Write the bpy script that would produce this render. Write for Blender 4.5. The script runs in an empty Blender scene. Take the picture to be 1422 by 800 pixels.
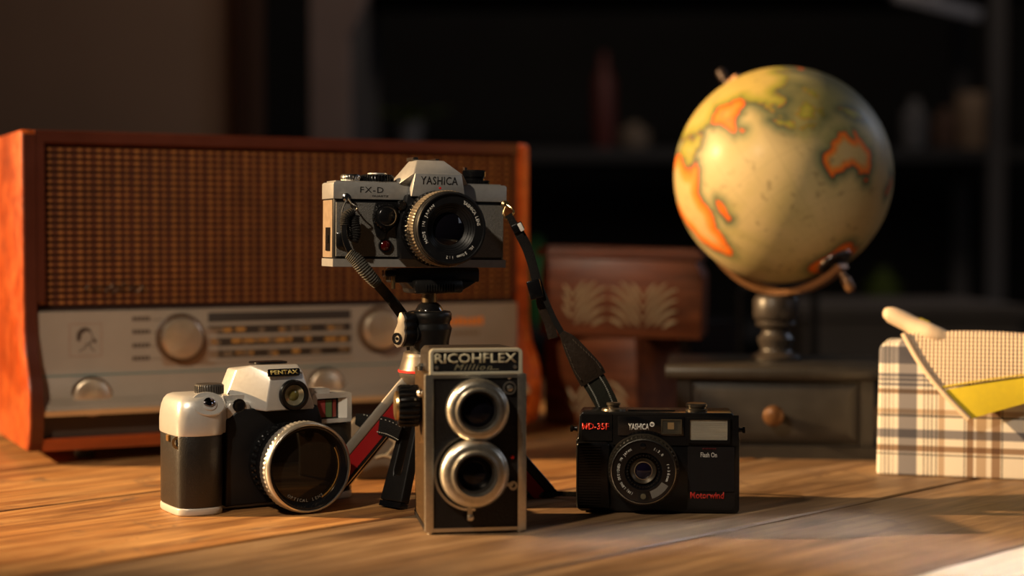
import bpy, bmesh, math, random
import numpy as np
from mathutils import Vector, Matrix, noise
random.seed(7)
PI = math.pi
sc = bpy.context.scene
COL = sc.collection

# ------------------------------------------------------------------ camera
F_PX, HORIZ = 2250.0, 330.0
TABLE_Z, CAM_H = 0.75, 0.21
CAM = Vector((0, 0, TABLE_Z + CAM_H))
PITCH = math.atan((400 - HORIZ) / F_PX)
cam_d = bpy.data.cameras.new('camera')
cam = bpy.data.objects.new('camera', cam_d); COL.objects.link(cam)
cam.location = CAM
cam.rotation_euler = (PI / 2 - PITCH, 0, 0)
cam_d.sensor_width = 36
cam_d.lens = 36 * F_PX / 1422
cam_d.clip_start = 0.05
cam_d.dof.use_dof = True
cam_d.dof.focus_distance = 1.245
cam_d.dof.aperture_fstop = 2.7
sc.camera = cam

# ------------------------------------------------------------------ light
sc.view_settings.view_transform = 'Standard'
sc.view_settings.look = 'None'
sc.view_settings.gamma = 1
sc.view_settings.use_curve_mapping = False
sc.view_settings.exposure = 0.0
w = bpy.data.worlds.new('world'); sc.world = w; w.use_nodes = True
w.node_tree.nodes['Background'].inputs[0].default_value = (0.75, 0.72, 0.8, 1)
w.node_tree.nodes['Background'].inputs[1].default_value = 0.006

def aim(o, target):
    o.rotation_euler = (Vector(target) - o.location).to_track_quat('-Z', 'Y').to_euler()

def spot(name, loc, target, energy, color, angle, blend, radius):
    l = bpy.data.lights.new(name, 'SPOT'); l.energy = energy; l.color = color
    l.spot_size = math.radians(angle); l.spot_blend = blend; l.shadow_soft_size = radius
    o = bpy.data.objects.new(name, l); COL.objects.link(o); o.location = loc; aim(o, target)
    return o

def area(name, loc, target, energy, color, sx, sy):
    l = bpy.data.lights.new(name, 'AREA'); l.energy = energy; l.color = color
    l.shape = 'RECTANGLE'; l.size = sx; l.size_y = sy
    o = bpy.data.objects.new(name, l); COL.objects.link(o); o.location = loc; aim(o, target)
    return o

SUN_DIR = Vector((-0.93, -0.05, 0.37)).normalized()      # toward the low evening sun, straight from the left
tgt = Vector((0.0, 1.52, 0.86))
spot('low_sun_beam', tgt + SUN_DIR * 6.0, tgt, 4700, (1.0, 0.64, 0.31), 11.0, 0.3, 0.05)
spot('key_lamp', (-0.50, 0.55, 1.56), (0.05, 1.42, 0.86), 28, (1.0, 0.84, 0.64), 62, 0.6, 0.018)
area('window_light', (1.9, 2.6, 1.9), (0.2, 1.5, 0.8), 4.5, (0.72, 0.80, 1.0), 0.35, 0.6)
area('side_fill', (2.3, 0.5, 1.75), (0.3, 1.3, 0.8), 1.6, (0.85, 0.90, 1.0), 0.35, 0.5)  # added unseen cool fill from the right, also for highlights on chrome
# daylight thrown back by window panes to the right: two rectangular patches on the table
def beam(name, centre, direction, energy, sx, sy, turn):
    o = area(name, Vector(centre) + Vector(direction).normalized() * 1.5, centre, energy, (0.80, 0.86, 1.0), sx, sy)
    o.data.spread = math.radians(4); o.rotation_euler.rotate_axis('Z', math.radians(turn)); return o
beam('pane_reflection', (0.30, 1.05, 0.75), (0.45, 0.35, 1.1), 0.10, 0.24, 0.12, 12)
beam('pane_reflection', (0.150, 1.15, 0.75), (0.45, 0.35, 1.1), 0.07, 0.06, 0.25, -20)
area('back_fill', (0.6, 2.7, 2.6), (0.1, 4.2, 0.9), 6.0, (1.0, 0.80, 0.62), 1.0, 0.5)  # added unseen fill that dimly lights the background

# ------------------------------------------------------------------ materials
MATS = {}
def mat(name, color, rough=0.5, metal=0.0, nscale=0, nstr=0.0, bump=0.0, bscale=400, coat=0.0, spec=0.5,
        wear=None, wscale=60, wthr=0.62, trans=0.0, ior=1.45, stretch=(1, 1, 1), emis=None):
    if name in MATS: return MATS[name]
    m = bpy.data.materials.new(name); m.use_nodes = True
    nt = m.node_tree; N = nt.nodes; L = nt.links
    b = N['Principled BSDF']
    b.inputs['Base Color'].default_value = (*color, 1)
    b.inputs['Roughness'].default_value = rough
    b.inputs['Metallic'].default_value = metal
    b.inputs['Coat Weight'].default_value = coat
    b.inputs['Coat Roughness'].default_value = 0.12
    b.inputs['Specular IOR Level'].default_value = spec
    b.inputs['Transmission Weight'].default_value = trans
    b.inputs['IOR'].default_value = ior
    tc = N.new('ShaderNodeTexCoord'); mp = N.new('ShaderNodeMapping')
    mp.inputs['Scale'].default_value = stretch
    L.new(tc.outputs['Object'], mp.inputs['Vector'])
    last = None
    if nstr > 0:
        n = N.new('ShaderNodeTexNoise'); n.inputs['Scale'].default_value = nscale; n.inputs['Detail'].default_value = 5
        L.new(mp.outputs[0], n.inputs['Vector'])
        mx = N.new('ShaderNodeMix'); mx.data_type = 'RGBA'
        mx.inputs['A'].default_value = (*[c * (1 - nstr) for c in color], 1)
        mx.inputs['B'].default_value = (*[min(1, c * (1 + nstr)) for c in color], 1)
        L.new(n.outputs['Fac'], mx.inputs['Factor'])
        last = mx.outputs['Result']
        mr = N.new('ShaderNodeMapRange'); mr.inputs['To Min'].default_value = max(0.02, rough * 0.8); mr.inputs['To Max'].default_value = min(1, rough * 1.2)
        L.new(n.outputs['Fac'], mr.inputs['Value']); L.new(mr.outputs[0], b.inputs['Roughness'])
    if wear:
        n2 = N.new('ShaderNodeTexNoise'); n2.inputs['Scale'].default_value = wscale; n2.inputs['Detail'].default_value = 8
        n2.inputs['Roughness'].default_value = 0.7
        L.new(mp.outputs[0], n2.inputs['Vector'])
        r = N.new('ShaderNodeValToRGB'); r.color_ramp.elements[0].position = wthr; r.color_ramp.elements[1].position = wthr + 0.05
        L.new(n2.outputs['Fac'], r.inputs[0])
        mx2 = N.new('ShaderNodeMix'); mx2.data_type = 'RGBA'
        if last: L.new(last, mx2.inputs['A'])
        else: mx2.inputs['A'].default_value = (*color, 1)
        mx2.inputs['B'].default_value = (*wear, 1)
        L.new(r.outputs[0], mx2.inputs['Factor']); last = mx2.outputs['Result']
    if last: L.new(last, b.inputs['Base Color'])
    if bump > 0:
        nb = N.new('ShaderNodeTexNoise'); nb.inputs['Scale'].default_value = bscale; nb.inputs['Detail'].default_value = 4
        L.new(mp.outputs[0], nb.inputs['Vector'])
        bp = N.new('ShaderNodeBump'); bp.inputs['Strength'].default_value = bump; bp.inputs['Distance'].default_value = 0.001
        L.new(nb.outputs['Fac'], bp.inputs['Height']); L.new(bp.outputs[0], b.inputs['Normal'])
    if emis:
        b.inputs['Emission Color'].default_value = (*emis[0], 1); b.inputs['Emission Strength'].default_value = emis[1]
    MATS[name] = m
    return m

silver = mat('satin_chrome', (0.37, 0.36, 0.345), 0.38, 0.45, 300, 0.12, 0.05, 2500)
chrome = mat('chrome', (0.72, 0.70, 0.66), 0.2, 1.0, 200, 0.1)
oldchrome = mat('aged_chrome', (0.62, 0.58, 0.50), 0.31, 0.95, 300, 0.22, 0.05, 900)
brass = mat('brass', (0.70, 0.48, 0.22), 0.3, 1.0, 200, 0.15)
blackpl = mat('black_plastic', (0.006, 0.006, 0.0065), 0.22, 0, 200, 0.2, 0.0, 1500, spec=0.4)
blackmat = mat('black_matte', (0.008, 0.008, 0.009), 0.42, 0, 200, 0.2, 0.0, 1800, spec=0.3)
blackgl = mat('black_gloss', (0.006, 0.006, 0.007), 0.12, 0, 0, 0)
leather = mat('black_leather', (0.13, 0.125, 0.115), 0.50, 0, 900, 0.4, 0.9, 1700)
leather2 = mat('sunlit_leatherette', (0.050, 0.028, 0.011), 0.5, 0, 500, 0.6, 0.9, 700, spec=0.2, wear=(0.21, 0.105, 0.035), wscale=260, wthr=0.60)  # black leatherette browned: golden light on its side put into the colour
speck = mat('speckled_black_enamel', (0.010, 0.009, 0.009), 0.33, 0, 300, 0.3, 0.35, 700, spec=0.35, wear=(0.30, 0.28, 0.24), wscale=420, wthr=0.69)
glassd = mat('lens_glass', (0.004, 0.0035, 0.006), 0.05, 0, spec=0.3)
glassf = mat('front_filter_glass', (0.010, 0.008, 0.006), 0.06, 0, spec=0.35)
white = mat('white_paint', (0.78, 0.76, 0.70), 0.5)
cream = mat('cream_paint', (0.62, 0.56, 0.38), 0.45)
redp = mat('red_paint', (0.62, 0.02, 0.015), 0.45)
redleg = mat('red_plastic', (0.28, 0.005, 0.007), 0.4, 0, 100, 0.15)
orangep = mat('orange_paint', (0.85, 0.25, 0.03), 0.5)
pxsilver = mat('silver_painted_plastic', (0.56, 0.545, 0.515), 0.33, 0.4, 400, 0.05, 0.03, 2000, coat=0.2)
pxbase = mat('pale_grey_plastic', (0.50, 0.47, 0.42), 0.4, 0.2)
webbing = mat('black_webbing', (0.014, 0.013, 0.012), 0.8, 0, 500, 0.4, 0.9, 1400, spec=.2)
webgrey = mat('dark_green_grey_webbing', (0.035, 0.034, 0.024), 0.85, 0, 500, 0.4, 1.0, 1500, spec=.2)
brownleather = mat('dark_brown_leather', (0.032, 0.021, 0.014), 0.42, 0, 300, 0.4, 0.5, 500, spec=.3)
stitch = mat('white_stitching', (0.55, 0.53, 0.45), 0.8)
tripodblack = mat('tripod_black', (0.010, 0.0095, 0.009), 0.38, 0, 200, 0.2, 0.05, 1500, spec=0.35)
tripodgrey = mat('tripod_grey_metal', (0.13, 0.11, 0.09), 0.38, 0.5, 200, 0.15, 0.05, 900)
tripodlight = mat('tripod_pale_metal', (0.26, 0.23, 0.19), 0.45, 0.5, 200, 0.1)

# ------------------------------------------------------------------ mesh helpers (mm in, metres out)
MM = 0.001
def new(): return bmesh.new()

def _bevel(bm, geom_faces, w, seg=2, ang=25):
    es = set()
    for f in geom_faces:
        for e in f.edges:
            if len(e.link_faces) == 2 and e.calc_face_angle(0) > math.radians(ang): es.add(e)
    if es and w > 0:
        bmesh.ops.bevel(bm, geom=list(es), offset=w, segments=seg, affect='EDGES', clamp_overlap=True, profile=0.5)

def box(bm, x0, x1, y0, y1, z0, z1, bev=0, seg=2, M=None):
    vs = [bm.verts.new((x, y, z)) for z in (z0, z1) for y in (y0, y1) for x in (x0, x1)]
    idx = [(0, 2, 3, 1), (4, 5, 7, 6), (0, 1, 5, 4), (2, 6, 7, 3), (0, 4, 6, 2), (1, 3, 7, 5)]
    fs = [bm.faces.new([vs[i] for i in f]) for f in idx]
    if M is not None: bmesh.ops.transform(bm, matrix=M, verts=vs)
    if bev: _bevel(bm, fs, bev, seg)
    return bm

def prism(bm, pts, a, b, axis='y', bev=0, seg=2, pts2=None, M=None):
    """polygon pts extruded from a to b along an axis; pts in the two other axes (xz for y, yz for x, xy for z)"""
    def P(p, t):
        return (p[0], t, p[1]) if axis == 'y' else ((t, p[0], p[1]) if axis == 'x' else (p[0], p[1], t))
    q = pts2 or pts
    A = [bm.verts.new(P(p, a)) for p in pts]; B = [bm.verts.new(P(p, b)) for p in q]
    n = len(pts); fs = []
    fs.append(bm.faces.new(A)); fs.append(bm.faces.new(B[::-1]))
    for i in range(n):
        j = (i + 1) % n
        fs.append(bm.faces.new((A[j], A[i], B[i], B[j])))
    if M is not None: bmesh.ops.transform(bm, matrix=M, verts=A + B)
    bmesh.ops.recalc_face_normals(bm, faces=fs)
    if bev: _bevel(bm, fs, bev, seg)
    return bm

def lathe(bm, prof, n=48, axis='y', c=(0, 0, 0), knurl=None, M=None):
    """prof: list of (r, h). axis: h runs along it. knurl: (count, set of profile indices, depth)"""
    rings = []; vs = []
    if knurl: n = knurl[0] * 4
    for k, (r, h) in enumerate(prof):
        if r <= 1e-6:
            v = bm.verts.new(_ax(axis, 0, 0, h, c)); rings.append([v]); vs.append(v); continue
        ring = []
        for i in range(n):
            a = 2 * PI * i / n
            rr = r
            if knurl and k in knurl[1] and (i % 4) in (0, 1): rr = r - knurl[2]
            ring.append(bm.verts.new(_ax(axis, rr * math.cos(a), rr * math.sin(a), h, c)))
        rings.append(ring); vs += ring
    fs = []
    for A, B in zip(rings[:-1], rings[1:]):
        for i in range(n):
            j = (i + 1) % n
            try:
                if len(A) == 1 and len(B) == 1: break
                if len(A) == 1: fs.append(bm.faces.new((A[0], B[i], B[j])))
                elif len(B) == 1: fs.append(bm.faces.new((A[i], B[0], A[j])))
                else: fs.append(bm.faces.new((A[i], B[i], B[j], A[j])))
            except ValueError: pass
    for R in (rings[0], rings[-1]):
        if len(R) > 1:
            try: fs.append(bm.faces.new(R))
            except ValueError: pass
    if M is not None: bmesh.ops.transform(bm, matrix=M, verts=vs)
    bmesh.ops.recalc_face_normals(bm, faces=fs)
    return bm

def ringlathe(bm, prof, n=48, axis='y', c=(0, 0, 0), knurl=None, M=None):
    """closed profile (torus-like ring, no caps)"""
    if knurl: n = knurl[0] * 4
    rings = []
    for k, (r, h) in enumerate(prof):
        ring = []
        for i in range(n):
            a = 2 * PI * i / n
            rr = r - (knurl[2] if knurl and k in knurl[1] and (i % 4) in (0, 1) else 0)
            ring.append(bm.verts.new(_ax(axis, rr * math.cos(a), rr * math.sin(a), h, c)))
        rings.append(ring)
    fs = []
    m = len(rings)
    for k in range(m):
        A, B = rings[k], rings[(k + 1) % m]
        for i in range(n):
            j = (i + 1) % n
            fs.append(bm.faces.new((A[i], B[i], B[j], A[j])))
    if M is not None: bmesh.ops.transform(bm, matrix=M, verts=[v for r in rings for v in r])
    bmesh.ops.recalc_face_normals(bm, faces=fs)
    return bm

def _ax(axis, u, v, h, c):
    if axis == 'y': return (c[0] + u, c[1] + h, c[2] + v)
    if axis == 'z': return (c[0] + u, c[1] + v, c[2] + h)
    return (c[0] + h, c[1] + u, c[2] + v)

def catmull(pts, n):
    P = [Vector(p) for p in pts]; P = [2 * P[0] - P[1]] + P + [2 * P[-1] - P[-2]]
    out = []
    for i in range(1, len(P) - 2):
        for k in range(n):
            t = k / n
            a, b, c, d = P[i - 1], P[i], P[i + 1], P[i + 2]
            out.append(0.5 * ((2 * b) + (-a + c) * t + (2 * a - 5 * b + 4 * c - d) * t * t + (-a + 3 * b - 3 * c + d) * t ** 3))
    out.append(P[-2]); return out

def tube(bm, pts, r, n=10, smooth=4, closed=False, ribs=0, ribd=0.0):
    p = catmull(pts, smooth) if smooth > 1 else [Vector(q) for q in pts]
    m = len(p); rings = []
    up = None
    for i in range(m):
        t = (p[min(i + 1, m - 1)] - p[max(i - 1, 0)]).normalized()
        if up is None: up = t.orthogonal().normalized()
        up = (up - t * up.dot(t)).normalized(); sd = t.cross(up)
        rr = float(np.interp(i / (m - 1), np.linspace(0, 1, len(r)), r)) if isinstance(r, (list, tuple)) else r
        if ribs: rr += ribd * (1 if i % 2 else -1)
        rings.append([bm.verts.new(p[i] + rr * (math.cos(2 * PI * k / n) * up + math.sin(2 * PI * k / n) * sd)) for k in range(n)])
    fs = []
    for a, b in zip(rings[:-1], rings[1:]):
        for k in range(n): fs.append(bm.faces.new((a[k], a[(k + 1) % n], b[(k + 1) % n], b[k])))
    fs.append(bm.faces.new(rings[0][::-1])); fs.append(bm.faces.new(rings[-1]))
    bmesh.ops.recalc_face_normals(bm, faces=fs)
    return bm

def ribbon(bm, pts, sides, widths, th=1.5, smooth=6, rib=0.0):
    """flat strap: pts centres, sides = width directions, widths; thickness th"""
    P = catmull(pts, smooth); S = catmull(sides, smooth)
    W = catmull([(w_, 0, 0) for w_ in widths], smooth)
    rows = []; m = len(P)
    for i in range(m):
        t = (P[min(i + 1, m - 1)] - P[max(i - 1, 0)]).normalized()
        s = S[i]; s = (s - t * s.dot(t)).normalized(); nrm = t.cross(s).normalized()
        hw = W[i].x / 2
        h = th / 2 + (rib if i % 2 else 0)
        rows.append([bm.verts.new(P[i] + s * a * hw + nrm * b) for a, b in ((-1, -h * .6), (-.85, -h), (.85, -h), (1, -h * .6), (1, h * .6), (.85, h), (-.85, h), (-1, h * .6))])
    fs = []
    for a, b in zip(rows[:-1], rows[1:]):
        for k in range(8): fs.append(bm.faces.new((a[k], a[(k + 1) % 8], b[(k + 1) % 8], b[k])))
    fs.append(bm.faces.new(rows[0][::-1])); fs.append(bm.faces.new(rows[-1]))
    bmesh.ops.recalc_face_normals(bm, faces=fs)
    return bm

def part(name, bm, m, parent=None, loc=None, rot=None, smooth=35, mm=True, kind=None, label=None):
    me = bpy.data.meshes.new(name)
    if mm: bmesh.ops.scale(bm, vec=(MM, MM, MM), verts=bm.verts)
    bm.to_mesh(me); bm.free()
    if smooth is not None:
        me.shade_smooth()
        me.set_sharp_from_angle(angle=math.radians(smooth))
    me.materials.append(m)
    o = bpy.data.objects.new(name, me); COL.objects.link(o)
    if parent is not None: o.parent = parent
    if loc is not None: o.location = Vector(loc) * (MM if mm else 1)
    if rot is not None: o.rotation_euler = rot
    if kind: o['kind'] = kind
    if label: o['label'] = label
    return o

def tag(o, label=None, cat=None, group=None, kind=None):
    if label: o['label'] = label
    if cat: o['category'] = cat
    if group: o['group'] = group
    if kind: o['kind'] = kind
    return o

def thing(name, label, cat, loc=(0, 0, 0), th=0, rot=None, group=None):
    o = bpy.data.objects.new(name, None); COL.objects.link(o)
    o.empty_display_size = 0.02
    o.location = loc; o.rotation_euler = rot if rot else (0, 0, math.radians(th))
    return tag(o, label, cat, group)

# ---- pixel geometry of the photograph, used once to measure where things stand
FWD = Vector((0, math.cos(PITCH), -math.sin(PITCH))); UP = Vector((0, math.sin(PITCH), math.cos(PITCH)))
def ray(px, py): return FWD + Vector((1, 0, 0)) * ((px - 711) / F_PX) + UP * ((400 - py) / F_PX)
def atD(px, py, D):
    r = ray(px, py); return CAM + r * (D * MM / r.y)
def onz(px, py, z=TABLE_Z):
    r = ray(px, py); return CAM + r * ((z - CAM.z) / r.z)
def framer(loc, th, rx=0):
    """returns F(px,py,y) -> local (x,z) in mm on the plane y of a thing standing at loc turned by th"""
    R = Matrix.Rotation(math.radians(th), 4, 'Z'); T = Matrix.Translation(loc) @ R; I = T.inverted()
    o = I @ CAM
    def F(px, py, y=0.0):
        d = (I.to_3x3() @ ray(px, py)); t = (y * MM - o.y) / d.y
        p = o + d * t; return (p.x * 1000, p.z * 1000)
    return F

# ---- lettering
def text_bm(s, bold=0.0, shear=0.0, ext=0.15, spacing=1.0):
    cu = bpy.data.curves.new('t', 'FONT'); cu.body = s; cu.size = 1.0; cu.extrude = 0.0; cu.offset = bold
    cu.shear = shear; cu.space_character = spacing; cu.resolution_u = 2
    o = bpy.data.objects.new('t', cu); COL.objects.link(o)
    dg = bpy.context.evaluated_depsgraph_get()
    me = bpy.data.meshes.new_from_object(o.evaluated_get(dg), depsgraph=dg)
    bpy.data.objects.remove(o); bpy.data.curves.remove(cu)
    bm = bmesh.new(); bm.from_mesh(me); bpy.data.meshes.remove(me)
    return bm

def text(s, x0, x1, z0, z1, y, m, parent, bold=0.012, shear=0.0, depth=0.25, name='lettering', spacing=1.0, M=None, label=None):
    """lettering fitted to the rectangle x0..x1, z0..z1 on the plane y, facing -y"""
    bm = text_bm(s, bold, shear, spacing=spacing)
    xs = [v.co.x for v in bm.verts]; ys = [v.co.y for v in bm.verts]
    ax, bx, ay, by = min(xs), max(xs), min(ys), max(ys)
    for v in bm.verts:
        u = (v.co.x - ax) / (bx - ax); t = (v.co.y - ay) / (by - ay)
        v.co = Vector((x0 + u * (x1 - x0), y, z0 + t * (z1 - z0)))
    r = bmesh.ops.extrude_face_region(bm, geom=bm.faces[:])
    for g in r['geom']:
        if isinstance(g, bmesh.types.BMVert): g.co.y -= depth
    bmesh.ops.recalc_face_normals(bm, faces=bm.faces[:])
    if M is not None: bmesh.ops.transform(bm, matrix=M, verts=bm.verts)
    return part(name, bm, m, parent, smooth=None, label=label)

def arc_text(s, R, a0, a1, h, c, y, m, parent, bold=0.02, inward=False, name='lettering', wide=0.75):
    """letters on a circle of radius R around c=(x,z), from angle a0 to a1 (degrees, clockwise seen from the front)"""
    out = bmesh.new(); n = len(s)
    for i, ch in enumerate(s):
        if ch == ' ': continue
        b = text_bm(ch, bold)
        xs = [v.co.x for v in b.verts]; ys = [v.co.y for v in b.verts]
        cx = (min(xs) + max(xs)) / 2
        ang = math.radians(a0 + (a1 - a0) * (i / max(1, n - 1)))
        k = h / 0.70
        for v in b.verts:
            lx = (v.co.x - cx) * k * (wide / 0.75); ly = v.co.y * k
            if inward: ly = ly - h
            # outward up vector
            ux, uz = math.cos(ang), math.sin(ang)
            if inward: ux, uz = -ux, -uz
            rx, rz = uz, -ux
            v.co = Vector((c[0] + math.cos(ang) * R + ux * ly + rx * lx, y, c[1] + math.sin(ang) * R + uz * ly + rz * lx))
        me = bpy.data.meshes.new('t'); b.to_mesh(me); b.free(); out.from_mesh(me); bpy.data.meshes.remove(me)
    r = bmesh.ops.extrude_face_region(out, geom=out.faces[:])
    for g in r['geom']:
        if isinstance(g, bmesh.types.BMVert): g.co.y -= 0.15
    bmesh.ops.recalc_face_normals(out, faces=out.faces[:])
    return part(name, out, m, parent, smooth=None)

def roundrect(x0, x1, z0, z1, r, n=5, rs=None):
    rs = rs or (r, r, r, r)   # bl, br, tr, tl
    out = []
    for (cx, cz, a, rr) in ((x0 + rs[0], z0 + rs[0], 180, rs[0]), (x1 - rs[1], z0 + rs[1], 270, rs[1]), (x1 - rs[2], z1 - rs[2], 0, rs[2]), (x0 + rs[3], z1 - rs[3], 90, rs[3])):
        if rr < 0.01: out.append((cx, cz)); continue
        for k in range(n + 1):
            t = math.radians(a + 90 * k / n); out.append((cx + rr * math.cos(t), cz + rr * math.sin(t)))
    return out

# ================================================================== ROOM
def struct(name, bm, m, **k):
    o = part(name, bm, m, None, mm=False, smooth=None, **k); o['kind'] = 'structure'; return o
wallm = mat('brown_plaster', (0.42, 0.28, 0.19), 0.8, 0, 3, 0.15)
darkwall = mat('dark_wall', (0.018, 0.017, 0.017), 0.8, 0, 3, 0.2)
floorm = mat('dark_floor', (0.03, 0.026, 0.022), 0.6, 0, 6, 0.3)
b = new(); box(b, -3.0, 3.2, -1.6, 5.6, -0.1, 0); struct('floor', b, floorm)
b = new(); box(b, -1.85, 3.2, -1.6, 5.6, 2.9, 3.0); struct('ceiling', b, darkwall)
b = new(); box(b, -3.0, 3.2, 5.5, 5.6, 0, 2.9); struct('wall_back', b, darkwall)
xe = (330 - 711) / F_PX * 3.3
b = new(); box(b, -3.0, xe, 3.3, 3.42, 0, 2.9); struct('wall_left', b, wallm)
b = new(); box(b, xe, xe + 0.035, 3.28, 3.44, 0, 2.9); struct('trim_1', b, mat('red_brown_trim', (0.06, 0.025, 0.012), 0.6))

# ================================================================== TABLE
def wood(name, c1, c2, c3, knots=True, grain=1.0, rough=0.5, soft=False):
    m = bpy.data.materials.new(name); m.use_nodes = True; nt = m.node_tree; N = nt.nodes; L = nt.links
    b = N['Principled BSDF']
    tc = N.new('ShaderNodeTexCoord'); oi = N.new('ShaderNodeObjectInfo')
    add = N.new('ShaderNodeVectorMath'); add.operation = 'ADD'
    sc_ = N.new('ShaderNodeVectorMath'); sc_.operation = 'SCALE'; sc_.inputs['Scale'].default_value = 7.0
    cmb = N.new('ShaderNodeCombineXYZ'); L.new(oi.outputs['Random'], cmb.inputs[0]); L.new(oi.outputs['Random'], cmb.inputs[1])
    L.new(cmb.outputs[0], sc_.inputs[0]); L.new(tc.outputs['Object'], add.inputs[0]); L.new(sc_.outputs[0], add.inputs[1])
    def noise_(scale, st, detail=6, dist=0.0, rg=0.6):
        mp = N.new('ShaderNodeMapping'); mp.inputs['Scale'].default_value = st
        L.new(add.outputs[0], mp.inputs[0]); n = N.new('ShaderNodeTexNoise'); n.inputs['Scale'].default_value = scale
        n.inputs['Detail'].default_value = detail; n.inputs['Distortion'].default_value = dist; n.inputs['Roughness'].default_value = rg
        L.new(mp.outputs[0], n.inputs['Vector']); return n.outputs['Fac']
    def mix(f, a, b_, bt='MIX'):
        x = N.new('ShaderNodeMix'); x.data_type = 'RGBA'; x.blend_type = bt
        for i, v in (('Factor', f), ('A', a), ('B', b_)):
            if isinstance(v, (int, float)): x.inputs[i].default_value = v
            elif isinstance(v, tuple): x.inputs[i].default_value = (*v, 1)
            else: L.new(v, x.inputs[i])
        return x.outputs['Result']
    def ramp(f, p0, p1):
        r = N.new('ShaderNodeValToRGB'); r.color_ramp.elements[0].position = p0; r.color_ramp.elements[1].position = p1
        L.new(f, r.inputs[0]); return r.outputs[0]
    big = noise_(6 * grain, (0.6, 2.4, 1), 5, 1.2)
    fine = noise_(90 * grain, (0.06, 1, 1), 6, 0.4)
    mid = noise_(22 * grain, (0.16, 1, 1), 6, 1.5)
    col = mix(ramp(big, 0.32, 0.68), c1, c2)
    col = mix(ramp(mid, 0.45, 0.72), col, c3)
    fr = ramp(fine, 0.30, 0.62)
    col = mix(0.8 if knots else 0.55, col, mix(fr, (0.42, 0.34, 0.27), (1.15, 1.12, 1.08)), 'MULTIPLY')
    if knots:
        vo = N.new('ShaderNodeTexVoronoi'); vo.inputs['Scale'].default_value = 6.5
        mp = N.new('ShaderNodeMapping'); mp.inputs['Scale'].default_value = (0.7, 1.9, 1); L.new(add.outputs[0], mp.inputs[0]); L.new(mp.outputs[0], vo.inputs['Vector'])
        kr = N.new('ShaderNodeValToRGB'); kr.color_ramp.elements[0].position = 0.05; kr.color_ramp.elements[1].position = 0.20
        kr.color_ramp.elements[0].color = (0.28, 0.2, 0.14, 1); kr.color_ramp.elements[1].color = (1, 1, 1, 1)
        L.new(vo.outputs['Distance'], kr.inputs[0]); col = mix(0.8, col, kr.outputs[0], 'MULTIPLY')
        st = noise_(9, (1, 1, 1), 8, 2.0, 0.7); sr = ramp(st, 0.56, 0.64)
        col = mix(sr, col, mix(0.7, col, (0.13, 0.075, 0.04)))
    # plank to plank
    hs = N.new('ShaderNodeMapRange'); hs.inputs['To Min'].default_value = 0.85; hs.inputs['To Max'].default_value = 1.12; L.new(oi.outputs['Random'], hs.inputs['Value'])
    hv = N.new('ShaderNodeHueSaturation'); L.new(hs.outputs[0], hv.inputs['Value']); L.new(col, hv.inputs['Color'])
    L.new(hv.outputs[0], b.inputs['Base Color'])
    rr = N.new('ShaderNodeMapRange'); rr.inputs['To Min'].default_value = rough - 0.12; rr.inputs['To Max'].default_value = rough + 0.18; L.new(mid, rr.inputs['Value']); L.new(rr.outputs[0], b.inputs['Roughness'])
    bp = N.new('ShaderNodeBump'); bp.inputs['Strength'].default_value = 0.5; bp.inputs['Distance'].default_value = 0.0012
    ad = N.new('ShaderNodeMath'); ad.operation = 'ADD'; L.new(fine, ad.inputs[0]); L.new(mid, ad.inputs[1])
    L.new(ad.outputs[0], bp.inputs['Height']); L.new(bp.outputs[0], b.inputs['Normal'])
    return m
tablewood = wood('reclaimed_pine', (0.42, 0.20, 0.06), (0.20, 0.088, 0.030), (0.50, 0.28, 0.10))
shadewood = wood('shaded_pine', (0.22, 0.130, 0.062), (0.10, 0.058, 0.030), (0.29, 0.19, 0.10))  # darker, greyer copy of the pine: shade on the front planks put into colour
palewood = wood('pale_worn_edge', (0.70, 0.64, 0.50), (0.55, 0.48, 0.35), (0.78, 0.74, 0.62), knots=False)
table = thing('table', 'large table of old orange-brown planks that all the cameras stand on', 'table', (0, 0, 0))
SQ = math.sqrt(2)
# plank frame: local x along the planks (45 degrees), local y = across, toward the far left
seams = [-474, -531, -708, -918, -1152, -1350, -1560, -1800]
def plank(n0, n1, t0, t1, m, z=TABLE_Z, th=24, gap=2.2, seed=0):
    # n = (x-y)/sqrt2 : across coordinate grows toward the near right
    a, c = sorted((n0, n1)); a += gap; c -= gap
    bm = new(); L = t1 - t0; K = 40
    rnd = random.Random(seed)
    e0 = [rnd.uniform(-.7, .7) for _ in range(K + 1)]; e1 = [rnd.uniform(-.7, .7) for _ in range(K + 1)]
    rows = []
    for i in range(K + 1):
        x = -L / 2 + L * i / K
        y0 = -(c - a) / 2 + e0[i]; y1 = (c - a) / 2 + e1[i]
        rows.append([bm.verts.new(v) for v in ((x, y0, -th), (x, y1, -th), (x, y1, -1.2), (x, y1 - 1.5, 0), (x, y0 + 1.5, 0), (x, y0, -1.2))])
    for p, q in zip(rows[:-1], rows[1:]):
        for k in range(6): bm.faces.new((p[k], p[(k + 1) % 6], q[(k + 1) % 6], q[k]))
    bm.faces.new(rows[0][::-1]); bm.faces.new(rows[-1]); bmesh.ops.recalc_face_normals(bm, faces=bm.faces[:])
    n = (a + c) / 2; t = (t0 + t1) / 2
    o = part('plank', bm, m, table, loc=((t + n) / SQ, (t - n) / SQ, z * 1000), rot=(0, 0, PI / 4), smooth=30)
    return o
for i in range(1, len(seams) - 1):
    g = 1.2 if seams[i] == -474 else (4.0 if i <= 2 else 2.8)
    plank(seams[i], seams[i + 1], 330, 1720, shadewood if i in (1, 2) else tablewood, seed=i)
o = plank(seams[0], seams[1], 330, 1720, palewood, gap=0.2, seed=77); o.name = 'edge_strip'; o['label'] = 'pale worn edge strip'
b = new()
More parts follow.
